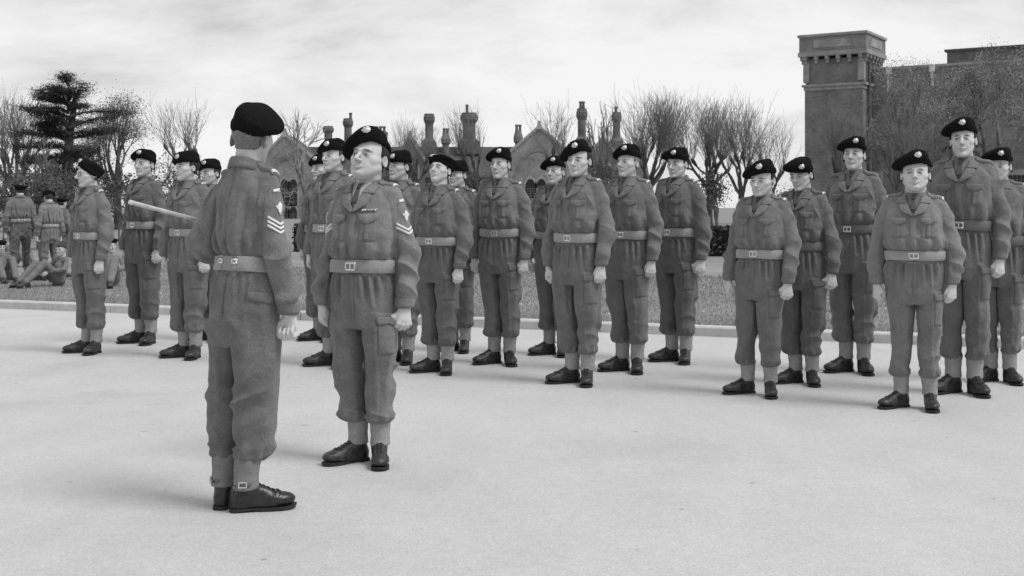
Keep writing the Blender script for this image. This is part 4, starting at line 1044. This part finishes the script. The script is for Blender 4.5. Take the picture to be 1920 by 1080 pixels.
for wx in (3.2, 6.1):
    tb('rainwater_pipe', M['whitep'], lambda m: (m.box((wx, -.02, wz - .1), (.34, .3, .5)), m.box((wx, .0, wz - .9), (.16, .16, 1.3))), wng)

# ---------------------------------------------- trees
BARK = [mat('bark_%s' % k, v, .95, .3, 3, bump=.5, bscale=12, var2=.2, v2scale=1) for k, v in (('grey', .13), ('dark', .075), ('pale', .17))]
TWIG = [mat('twigs_%s' % k, v, .95) for k, v in (('dark', .19), ('pale', .26))]
LEAF = [mat('leaves_%s' % k, v, .8, .5, 1.3, spec=.2, var2=.3, v2scale=6) for k, v in (('needle', .06), ('young', .26), ('mid', .27), ('shrub', .085))]
def rv(r, a): return Vector((r.gauss(0, a), r.gauss(0, a), r.gauss(0, a)))
def branch(segs, r, p, d, ln, r0, r1, n, wob, up=.0):
    q = p.copy(); d = d.normalized(); pts = [p.copy()]
    for i in range(n):
        a = i / n; d = (d + rv(r, wob) + Vector((0, 0, up))).normalized(); e = q + d * (ln / n)
        segs.append((*q, *e, r0 + (r1 - r0) * a, r0 + (r1 - r0) * (i + 1) / n)); q = e; pts.append(q.copy())
    return q, d, pts
def tree(name, px, base_y, top_py, spread_px, kind, label, cat='tree', group=None, seed=1, bark=0, twig=0, dens=1.0, lean=0):
    r = random.Random(seed); x, y, _ = at(px, 0, base_y); H = (HOR - top_py) / F * base_y + CAMZ; W = spread_px / F * base_y / 2
    root = empty(name, (x, y, LZ)); tag(root, label, cat, group)
    T, Wt = [], []
    if kind == 'pollard':
        fork = H * r.uniform(.26, .32); q, d, _ = branch(T, r, Vector((0, 0, 0)), Vector((lean, 0, 1)), fork, .24, .17, 4, .03)
        nl = max(4, int(r.randint(6, 8) * dens)); knuckles = []
        for i in range(nl):
            a = 2 * math.pi * (i + r.random() * .6) / nl; o = r.uniform(.30, .85)
            kn, kd, _ = branch(T, r, q - Vector((0, 0, .1 * r.random() * fork)), Vector((math.cos(a) * o, math.sin(a) * o, 1)), H * r.uniform(.20, .34), .10, .065, 6, .13, .10)
            knuckles.append((kn, kd)); 
            if r.random() < .75:
                k2, d2, _ = branch(T, r, kn - kd * H * .08, (kd + rv(r, .5)).normalized() + Vector((0, 0, .5)), H * r.uniform(.10, .20), .06, .05, 4, .14, .12); knuckles.append((k2, d2))
        for kn, kd in knuckles:
            T.append((*(kn - kd * .22), *(kn + kd * .12), .07, .125)); T.append((*(kn + kd * .12), *(kn + kd * .34), .125, .05))
            for j in range(int(15 * dens)):
                out_ = Vector((kn.x, kn.y, 0)) * (.12 / max(W, 1) * 3)
                dd = kd * .5 + Vector((r.gauss(0, .55), r.gauss(0, .55), 1)) + out_ * .35
                rem = H - kn.z; ln = rem * r.uniform(.55, 1.02)
                e, ed, pts = branch(Wt, r, kn + kd * .15, dd, ln, .015, .005, 6, .09, .07)
                for k_ in range(r.randint(3, 6)):
                    b0 = pts[r.randint(1, 5)]; branch(Wt, r, b0, ed + rv(r, .45), ln * r.uniform(.18, .42), .009, .0035, 3, .07, .04)
    elif kind in ('bare', 'broad', 'bush'):
        def grow(p, d, ln, rad, dep):
            lst = T if dep < 2 else Wt
            e, ed, pts = branch(lst, r, p, d, ln, rad, rad * .62, 4, .10 if dep else .03, .03)
            if dep >= (5 if kind != 'bush' else 4): ends.append(e); return
            for i in range(r.choice((2, 3, 3)) if dep else r.randint(3, 5)):
                sp = r.uniform(.35, .85); nd = (ed + rv(r, sp * .75) + Vector((0, 0, .12))).normalized()
                grow(pts[-1] if i < 2 else pts[-2], nd, ln * r.uniform(.62, .86), rad * .6, dep + 1)
        ends = []; 
        grow(Vector((0, 0, 0)), Vector((lean, 0, 1)), H * (.26 if kind != 'bush' else .16), .26 if kind != 'bush' else .10, 0)
        A_ = np.array(T + Wt); mxz = A_[:, 5].max(); sx_ = W / max(1e-3, np.percentile(np.abs(A_[:, 3]), 97)); k_ = H / mxz
        def fit(Ls):
            o = []
            for s_ in Ls: o.append((s_[0] * sx_, s_[1] * sx_, s_[2] * k_, s_[3] * sx_, s_[4] * sx_, s_[5] * k_, s_[6], s_[7]))
            return o
        T, Wt = fit(T), fit(Wt); ends = [Vector((e.x * sx_, e.y * sx_, e.z * k_)) for e in ends]
    elif kind == 'cedar':
        branch(T, r, Vector((0, 0, 0)), Vector((0.02, 0, 1)), H * .97, .42, .10, 12, .02); ends = []
        for i in range(46):
            t_ = .27 + .71 * (i / 46); z = H * t_; a = r.uniform(0, 6.28); rad = W * (1.12 - .45 * max(0, (t_ - .80) / .20)) * r.uniform(.45, 1.15) * (.8 if t_ < .45 else 1); z += r.gauss(0, H * .03)
            e, ed, pts = branch(T, r, Vector((0, 0, z)), Vector((math.cos(a), math.sin(a), .38 if t_ > .6 else .15)), rad, .09, .02, 7, .08, -.03)
            for p in pts[2:]:
                for k_ in range(4):
                    b, _, pp = branch(Wt, r, p, Vector((math.cos(a + r.gauss(0, .9)), math.sin(a + r.gauss(0, .9)), .05)), rad * r.uniform(.12, .30), .03, .01, 3, .1); ends += pp[1:]
    v, q = seg_mesh(T, 6); mesh_np('trunk', v, q, BARK[bark], root)
    if kind == 'cedar' or (kind != 'pollard' and Wt):
        v, q = seg_mesh(Wt, 3); mesh_np('branches', v, q, TWIG[twig], root)
    if kind == 'pollard':
        v, q = seg_mesh(Wt, 3); mesh_np('crown', v, q, TWIG[twig], root)
    if kind == 'cedar':
        rs = np.random.RandomState(seed); E = np.array([list(e) for e in ends]); k_ = 30; n = len(E) * k_
        c = np.repeat(E, k_, 0) + rs.normal(0, 1, (n, 3)) * np.array([.22, .22, .085]); sz = rs.uniform(.015, .05, n)
        leafquads('crown', c, sz, LEAF[0], root, rs, flat=.6)
    elif kind in ('broad', 'bush'):
        rs = np.random.RandomState(seed); E = np.array([list(e) for e in ends]); k_ = max(2, int((16 if kind == 'broad' else 10) * dens)); n = len(E) * k_
        c = np.repeat(E, k_, 0) + rs.normal(0, 1, (n, 3)) * np.array([.32, .32, .26]) * (1 if kind == 'broad' else .7); sz = rs.uniform(.015, .055, n) * (1 if kind == 'broad' else 1.2)
        leafquads('crown', c, sz, LEAF[{'broad': 2, 'bush': 3}[kind] if twig == 0 else 1], root, rs)
    return root
def leafquads(name, c, sz, m, par, rs, flat=0.0):
    n = len(c); a = rs.normal(0, 1, (n, 3)); b = rs.normal(0, 1, (n, 3))
    if flat: a[:, 2] *= 1 - flat; b[:, 2] *= 1 - flat
    a /= np.linalg.norm(a, axis=1)[:, None]; b -= (a * b).sum(1)[:, None] * a; b /= np.linalg.norm(b, axis=1)[:, None]
    a = a * sz[:, None]; b = b * sz[:, None] * .6
    V = np.stack([c - a, c - b, c + a, c + b], 1).reshape(-1, 3)
    return mesh_np(name, V, np.arange(n * 4).reshape(-1, 4), m, par, smooth=False)
GT = 'bare pollarded trees round the lawn'
tree('pollard_tree', 1212, 70, 176, 135, 'pollard', 'large pollarded tree with dense upright twigs, between the chimneys and the lawn', group=GT, seed=4, bark=1, dens=1.35)
tree('pollard_tree', 1330, 72, 188, 100, 'pollard', 'bare pollard with many knuckled limbs, left one of the pair against open sky', group=GT, seed=9, bark=1)
tree('pollard_tree', 1396, 66, 190, 110, 'pollard', 'bare pollard with leaning trunk and wide fan of twigs, directly behind the short soldier', group=GT, seed=14, bark=1, lean=-.08, dens=.9)
tree('pollard_tree', 1446, 80, 228, 62, 'pollard', 'slender small pollard nearest to the tower against the sky', group=GT, seed=21, bark=1, dens=.65)
tree('pollard_tree', 1572, 58, 205, 110, 'pollard', 'bushy bare pollard standing before the brick tower', group=GT, seed=25, bark=1, dens=.8)
tree('pollard_tree', 1722, 56, 200, 130, 'pollard', 'bare pollard before the wing wall, behind the two men on the right', group=GT, seed=28, bark=1, dens=.9)
tree('pollard_tree', 893, 88, 206, 84, 'pollard', 'bare pollard in front of the thick central chimney', group=GT, seed=33, bark=1, dens=.8)
tree('pollard_tree', 765, 88, 222, 84, 'pollard', 'bare pollard rising over the small dark gable right of the corporal', group=GT, seed=38, bark=1, dens=.8)
tree('pollard_tree', 1036, 84, 192, 100, 'pollard', 'bare pollard before the large central gable', group=GT, seed=42, bark=1, dens=.75)
tree('pollard_tree', 370, 70, 190, 100, 'pollard', 'bare pollard with two tall stems left of the sergeant', group=GT, seed=46, bark=0, dens=.6)
tree('pollard_tree', 32, 62, 178, 105, 'pollard', 'bare dense pollard at the far left edge', group=GT, seed=51, bark=0, dens=1.1, twig=1)
tree('bare_tree', 1128, 95, 190, 62, 'bare', 'thin bare tree with forked stems between two tall chimneys', seed=3, bark=0)
tree('bare_tree', 575, 100, 205, 110, 'bare', 'pale thin bare tree above the left gable behind the sergeant', seed=5, bark=2, twig=1)
tree('bare_tree', 100, 48, 262, 120, 'bare', 'pale-barked forked tree under the cedar at the left', seed=8, bark=2, twig=0)
tree('cedar_tree', 128, 60, 166, 165, 'cedar', 'dark cedar with flat layered branches rising over the left group', seed=12, bark=1)
tree('leafy_tree', 222, 66, 186, 150, 'broad', 'rounded tree in thin young leaf right of the cedar', seed=17, bark=1, dens=4)
tree('shrubby_tree', 300, 55, 292, 150, 'bush', 'pale twiggy bush in young leaf behind the dark-haired soldier', seed=19, bark=2, twig=1, dens=1.0)
tree('leafy_tree', 1735, 66, 118, 240, 'broad', 'broad tree in young leaf in front of the wing, beside the tower', seed=23, bark=0, dens=5.5)
tree('leafy_tree', 1860, 64, 100, 270, 'broad', 'largest tree in young leaf at the right edge, covering the wing', seed=27, bark=0, dens=5.5)
tree('leafy_tree', 1960, 58, 110, 200, 'broad', 'leafy tree cut off by the right edge of the picture', seed=29, bark=0, dens=3)
tree('bare_tree', 1680, 62, 150, 130, 'bare', 'fine-twigged bare tree against the wing just right of the tower', seed=31, bark=0)
tree('bare_tree', 1800, 70, 110, 150, 'bare', 'taller bare tree rising behind the head of the tallest soldier', seed=36, bark=0)
for i, (px, Y, top, w_, lb) in enumerate(((10, 40, 318, 190, 'dark undergrowth at the far left edge below the pollard'), (150, 44, 325, 190, 'dark shrub below the cedar, behind the walking men'), (335, 46, 325, 140, 'dark shrub below the two-stemmed pollard'),
        (1110, 60, 310, 130, 'twiggy shrub below the thin forked tree'), (1345, 44, 340, 60, 'thin curly shrub under the bare trees, right of centre'), (1480, 50, 372, 90, 'low scrub at the foot of the smallest pollard'), (720, 60, 330, 80, 'shrub between the corporal and the man in profile'), (-30, 34, 355, 150, 'low dark scrub at the left edge behind the resting men'), (75, 36, 350, 150, 'low dark scrub right behind the walking man'), (240, 38, 350, 170, 'low scrub behind the two leftmost soldiers'), (870, 60, 330, 90, 'shrub behind the flat-bereted soldier'))):
    tree('shrub', px, Y, top, w_, 'bush', lb, 'shrub', 'shrubs along the edge of the lawn', seed=60 + i, bark=0, twig=0, dens=3.0)
# clipped hedge along the back of the lawn
def hedge(p0, p1, h, w_, label, seed):
    rs = np.random.RandomState(seed); p0 = np.array(p0); p1 = np.array(p1); ln = np.linalg.norm(p1 - p0); root = empty('hedge', (*p0, LZ)); tag(root, label, 'hedge')
    n = int(ln * 1100); t = rs.rand(n); d = (p1 - p0) / ln; nn = np.array([-d[1], d[0]])
    u = rs.uniform(-1, 1, n); side_ = rs.rand(n) < .5; u = np.where(side_, np.sign(u), u); z = np.where(side_, rs.rand(n), 1.0) * h * (1 + .05 * np.sin(t * 60)) + rs.normal(0, .03, n)
    c = np.zeros((n, 3)); c[:, :2] = d * (t * ln)[:, None] + nn * (u * w_ / 2 + rs.normal(0, .03, n))[:, None]; c[:, 2] = z
    leafquads('foliage', c, rs.uniform(.03, .07, n), LEAF[3], root, rs)
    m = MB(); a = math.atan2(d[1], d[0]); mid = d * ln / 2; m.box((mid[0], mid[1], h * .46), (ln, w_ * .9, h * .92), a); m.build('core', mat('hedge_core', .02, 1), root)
hedge(at(560, 0, 34)[:2], at(1560, 0, 30)[:2], .72, .7, 'low dark clipped hedge along the far side of the lawn', 2)

# lamp post / notice frame seen between the two men on the left
lp = empty('lantern_post', (*at(215, 0, 40)[:2], LZ)); tag(lp, 'dark lantern frame on two thin posts between the two leftmost soldiers', 'lantern')
k_ = 40 / F
m = MB(); m.box((0, 0, (388 - 341) * k_ + 1.2), (.46, .46, .10), top=.8); m.build('cap', M['brickd'], lp)
for s_ in (-1, 1): m = MB(); m.lathe((s_ * .14, 0, 0), [(.025, 0), (.025, (388 - 344) * k_ + 1.2)], 6); m.build('post', M['slate'], lp)
m = MB(); m.box((0, 0, (388 - 395) * k_ + 1.2), (.36, .2, .05)); m.build('crossbar', M['slate'], lp)


# ------------------------------------------------------------------ the people
print('uniforms ...')
BA = make_base(11); BB = make_base(47, amp=1.1); BC = make_base(83, amp=.95)
BSGT = make_base(21, la='bent', h=.0055, amp=1.15, hh=.003, extras=('chevrons',))
BCPL = make_base(63, h=.0055, amp=1.15, hh=.003, extras=('chevrons2', 'ribbons'))
GRP = 'soldiers drawn up in ranks on the parade ground'
def P_(px, fy, top, base, label, **k):
    Y = CAMZ * F / (fy - HOR); Y += .05; px += k.pop('dx', 8)
    H = (fy - top) / F * Y
    yaw = k.pop('yaw', 0) - 33
    d = dict(x=(px - 960) / F * Y, y=Y, H=H, yaw=yaw, label=label, seed=int(px) % 97 + 3); d.update(k)
    if 'group' not in d: d['group'] = GRP
    if not d['group']: d.pop('group')
    return base, d
PEOPLE = [
 # the two in front
 P_(440, 958, 197, BSGT, 'slim sergeant seen from behind, three white chevrons on sleeve, cane under left arm', yaw=180, dx=6, sh=-.05, waist=.77, hip=.87, chest=.81, leg=.97,
    head=(10, 0, -4), beret=(-4, 8, 0, .0), shiny=True, rear=True, hair=3, group=None, tone=0, badge=False, splay=(28, 40), hs=1.0),
 P_(676, 872, 240, BCPL, 'stout corporal before the ranks, two chevrons, medal ribbons, chin raised', yaw=10, dx=12, waist=.98, hip=1.0, chest=.98, leg=1.0,
    head=(0, 12, 5), beret=(-15, 9, 0, -.004), face=(1.06, 1.0, 1.2), jaw=1.08, jowl=1.0, style='moustache', pale_shirt=True, hair=0, group=None, belly=.02, hs=1.1, tone=1),
 # front rank, left to right
 P_(160, 663, 298, BA, 'bespectacled soldier at the far left of the ranks, beret on the back of his head', yaw=-3, waist=.85, hip=.9, chest=.9, head=(-6, -2, 0), glasses=True, hair=1, beret=(16, 30, -25, -.02), face=(.95, 1.05, 1.3), leg=.95),
 P_(345, 672, 283, BB, 'dark-haired soldier with straight nose standing just left of the sergeant', yaw=1, head=(-12, 2, 0), hair=0, face=(1, 1, 1.3), beret=(-2, -8, 0, 0), waist=.95, chest=.97),
 P_(618, 688, 260, BC, 'tall soldier with raised chin half hidden behind the corporal', yaw=-2, head=(2, 4, 0), hair=1, waist=.9, chest=.95, beret=(-4, -6, 0, 0), group=GRP),
 P_(815, 700, 291, BA, 'soldier with chin lifted high and beret worn flat like a plate', yaw=2, head=(4, 16, 0), bi=1, beret=(0, 6, -40, -.005), face=(1.0, .96, 1), waist=1.02, tone=2),
 P_(1076, 721, 262, BB, 'tall soldier right of centre in front, beret tipped sideways', yaw=-4, head=(12, 0, 2), hair=0, beret=(-16, -2, 0, .002), waist=.98, chest=1.0, face=(1.03, 1, 1), hs=1.03),
 P_(1412, 742, 300, BC, 'short soldier in front rank with baggy trousers, third man from the right at the front', yaw=-6, head=(4, -6, 2), hair=0, waist=1.02, hip=1.02, chest=1.05, spread=.03, sh=.028, beret=(-6, 0, 0, 0), hs=1.08, face=(1.05, .97, 1)),
 P_(1708, 768, 283, BA, 'short stout soldier at the front right, nearest of the ranks, brow wrinkled', splay=(10, 36), yaw=9, head=(4, 6, 0), hair=1, waist=1.08, hip=1.08, chest=1.1, belly=.01, spread=.03, beret=(0, 0, -6, .01), style='lined', face=(1.09, 1, 1.1), jaw=1.06, jowl=.8, hs=1.09, tone=1),
 # middle rank
 P_(262, 645, 280, BC, 'smiling soldier between the bespectacled man and the dark-haired one', yaw=0, head=(14, 4, 0), hair=1, waist=.92, chest=.94, beret=(8, 4, -10, 0), tone=2),
 P_(742, 681, 282, BB, 'soldier in profile with dark sideburn, just right of the corporal', yaw=2, head=(-10, 4, 0), hair=0, beret=(6, -10, 0, 0), waist=1),
 P_(931, 684, 277, BA, 'tall lean soldier in the second rank, beret level above narrow eyes', yaw=10, head=(-2, 2, 0), hair=1, waist=.92, hip=.96, chest=.95, beret=(6, 6, 0, -.005), face=(.93, 1.08, 1.1)),
 P_(1165, 698, 271, BC, 'fair-haired soldier standing to the right of the tall man with the tipped beret', dx=13, yaw=-3, head=(-4, 4, 2), hair=3, waist=.95, chest=.97, beret=(0, 2, 0, 0), face=(.96, 1.04, 1)),
 P_(1497, 721, 295, BB, 'frowning soldier behind the short one, beret bulging to the rear, wristwatch on', yaw=-3, head=(-2, -10, -2), hair=0, waist=.9, hip=.95, chest=.97, beret=(14, -6, 10, 0), face=(1.02, .98, 1), tone=2, watch=True, dark_belt=True),
 P_(1798, 740, 222, BC, 'tallest soldier of the parade, second from the right edge', yaw=2, head=(6, 4, -2), hair=0, waist=.98, chest=1.06, hip=1.0, beret=(4, 0, -12, .004), face=(1.0, 1.08, 1.1), legs=1.04, badge=True, dark_belt=True, title=False),
 # rear rank
 P_(388, 640, 298, BA, 'soldier in the rear rank with only his head showing past the sergeant\'s shoulder', head=(0, 0, 0), hair=0, waist=.95),
 P_(597, 640, 289, BB, 'small soldier in the rear rank at the left edge of the pair behind the corporal', yaw=0, head=(-8, 2, 0), hair=1, waist=.92, beret=(0, -4, 0, 0)),
 P_(850, 660, 301, BC, 'soldier mostly hidden behind the man with the flat beret, only cheek and badge showing', head=(0, 2, 0), hair=1, beret=(6, -6, 0, 0), tone=2, waist=.95),
 P_(1032, 667, 293, BA, 'round-faced soldier in rear rank peering over the tipped-beret man\'s shoulder', head=(6, 4, 0), hair=2, beret=(0, 0, 0, 0), waist=.93),
 P_(1262, 680, 277, BA, 'soldier with broad flat beret at the end of the middle group before the bare trees', yaw=-9, head=(8, -2, 0), hair=0, waist=.92, chest=.98, beret=(10, 0, -6, 0), face=(.97, 1.05, 1), tone=2),
 P_(1593, 700, 257, BB, 'tall soldier standing before the brick tower, bare pollard twigs behind his shoulders', yaw=0, head=(4, 4, 0), hair=0, waist=.95, chest=1.0, beret=(8, 0, 0, 0), face=(.98, 1.05, 1.1), legs=1.03, dark_belt=True, title=False),
 P_(1866, 718, 278, BC, 'soldier at the right edge of the picture behind the tallest man', yaw=0, head=(-2, -4, 2), hair=1, waist=.95, beret=(6, 2, 0, 0), dark_belt=True, hip=.95),
]
folk = [person(b, d) for b, d in PEOPLE]
SGT = PEOPLE[0][1]

# the cane under the sergeant's arm: its own thing
cr_ = empty('swagger_cane', (SGT['x'], SGT['y'], 0), R(SGT['yaw']))
tag(cr_, 'pale varnished cane clamped under the sergeant\'s left arm, pointing back towards the camera', 'cane')
k = SGT['H'] / 1.785
p0 = np.array((.135, -.265, 1.19)) * k; p1 = np.array((.262, .37, 1.345)) * k; dr = (p1 - p0) / np.linalg.norm(p1 - p0)
sg = []
for i in range(12):
    a, b = p0 + (p1 - p0) * i / 12, p0 + (p1 - p0) * (i + 1) / 12; sg.append((*a, *b, .0080 + .0001 * i, .0080 + .0001 * (i + 1)))
v, q = seg_mesh(sg, 14); mesh_np('shaft', v, q, M['wood'], cr_)
v, q = seg_mesh([(*(p1 - dr * .012), *(p1 + dr * .004), .0102, .0100), (*(p1 + dr * .004), *(p1 + dr * .007), .0100, .001)], 14); mesh_np('ferrule', v, q, M['brass'], cr_)
v, q = seg_mesh([(*(p0 - dr * .02), *(p0 + dr * .05), .0090, .0090)], 12); mesh_np('ferrule', v, q, M['brass'], cr_)

# ------------------------------------------------------------------ men on the grass at the left
GF = 'men resting and walking on the grass at the left'
for px, fy, top, b_, kw in ((38, 524, 345, BA, dict(yaw=-150, waist=1.0, stride=.14, spread=.05, label='man walking away on the lawn at the far left, seen from behind', head=(0, -4, 0), bi=1, beret=(0, 8, 0, -.02), badge=False)),
                            (92, 526, 356, BB, dict(yaw=-130, waist=.95, stride=-.05, spread=.06, label='man standing with back turned beside the walking man on the lawn', head=(0, -10, 0), badge=False, beret=(0, -8, 0, -.01), tone=1)),
                            (116, 520, 370, BC, dict(yaw=150, label='man half hidden behind the bespectacled soldier, facing into the trees', badge=False, bi=1, beret=(0, 0, 0, -.01)))):
    Y = (CAMZ - LZ) * F / (fy - HOR); kw = dict(kw); kw.update(x=(px - 960) / F * Y, y=Y, z=LZ, H=(fy - top) / F * Y, seed=px, group=GF, rear=True, title=False, hair=1); person(b_, kw)
def seated(px, fy, sc_, yaw, label, seed, lean=0.0, pale=0, hat=True, knee=.42):
    Y = (CAMZ - LZ) * F / (fy - HOR); hipz = .11; hd = Vector((0, .12 + lean, .68 - lean * .5)); sh = Vector((0, .10 + lean * .9, .46 - lean * .45))
    hand = [(-.10, -.30, knee * .72), (.12, -.28, knee * .66)]
    def cl(x, y, z):
        P = (x, y, z); d = rc(P, (0, .02, hipz), tuple(sh * .6 + Vector((0, .0, .06))), .125, .115); d = smin(d, rc(P, (-.10, sh.y, sh.z), (.10, sh.y, sh.z), .070, .070), .05)
        for s, h in ((1, hand[1]), (-1, hand[0])):
            k = (s * .13, -.36, knee); d = smin(d, rc(P, (s * .08, .0, hipz), k, .088, .066), .03); d = smin(d, rc(P, k, (s * .11, -.60 - .1 * (seed % 2), .12), .064, .056), .02)
            e = (s * .26, -.04, .30); d = smin(d, rc(P, (s * .17, sh.y, sh.z), e, .052, .047), .02); d = smin(d, rc(P, e, h, .047, .036), .012)
        return d
    V, Q = surfnet(cl, (-.36, -.78, -.02), (.36, .42 + lean, .62), .014); Nn = normals(V, Q); x, y, z = V.T
    V = V + Nn * (.007 * ridge(x * 7, y * 7, (z + .5 * y) * 9, seed) + .002 * ridge(x * 15, y * 15, z * 15, seed + 1))[:, None]
    hv, hq = head_mesh(.0055); t = head_tone(hv, None, .7); Hv = (hv - np.array([0, .02, 1.52])) @ np.array(Matrix.Rotation(R((seed * 37) % 60 - 30), 3, 'Z') @ Matrix.Rotation(R(-8 + (seed * 13) % 25), 3, 'X')).T + np.array([0, hd.y - .02, hd.z - .12])
    parts = [(Hv, hq)]
    for h, s in ((hand[1], 1), (hand[0], -1)):
        v, q, _ = make_hand(None, h=.006); parts.append((xf(v, Matrix.Translation(h) @ Matrix.Rotation(R(-60), 4, 'X')), q))
    v, q = surfnet(lambda x, y, z: smin(rc((x, y, z), (0, .03, .15), tuple(sh), .08, .07), rc((x, y, z), tuple(sh), (0, hd.y, hd.z - .1), .05, .05), .03), (-.12, -.1, .02), (.12, .35 + lean, .7), .02); parts.append((v, q))
    V0, Q0 = join(parts); x0, y0 = (px - 960) / F * Y, Y
    r = mesh_np('person', V0 * sc_, Q0, M['skin']); tt = np.zeros(len(V0)); tt[:len(t)] = t; a_ = r.data.attributes.new('tone', 'FLOAT', 'POINT'); a_.data.foreach_set('value', tt.astype(np.float32))
    r.location = (x0, y0, LZ); r.rotation_euler = (0, 0, R(yaw)); tag(r, label, 'person', GF)
    mesh_np('overalls', V * sc_, Q, M['denim'] if pale else M['serge'][1], r)
    T3 = lambda v: ((v - np.array([0, .02, 1.52])) @ np.array(Matrix.Rotation(R((seed * 37) % 60 - 30), 3, 'Z') @ Matrix.Rotation(R(-8 + (seed * 13) % 25), 3, 'X')).T + np.array([0, hd.y - .02, hd.z - .12])) * sc_
    hh_ = HAIR if hat else HAIRFULL; mesh_np('hair', T3(hh_[0]), hh_[1], M['hairs'][seed % 2], r)
    if hat: mesh_np('beret', T3(BERETS[1][0]), BERETS[1][1], M['beret'], r)
    for s in (1, -1):
        b = mesh_np('boot', (BOOT[0] + np.array([s * .11, -.60 - .1 * (seed % 2), .0])) * sc_, BOOT[1], M['bootd'], r); mesh_np('sole', (SOLE[0] + np.array([s * .11, -.60 - .1 * (seed % 2), .0])) * sc_, SOLE[1], M['sole'], b, smooth=False)
seated(2, 528, .85, 35, 'man in faded overalls sitting on the grass at the left edge, knees drawn up', 1, pale=1)
seated(22, 500, .9, 60, 'man sitting further back at the left edge of the picture', 6, pale=1, hat=False)
seated(108, 536, .85, -35, 'man in faded overalls crouched on the grass beside the bespectacled soldier', 3, pale=1, hat=False)
seated(205, 536, .95, 10, 'man sitting on the grass seen between the two leftmost soldiers', 8, lean=.05)
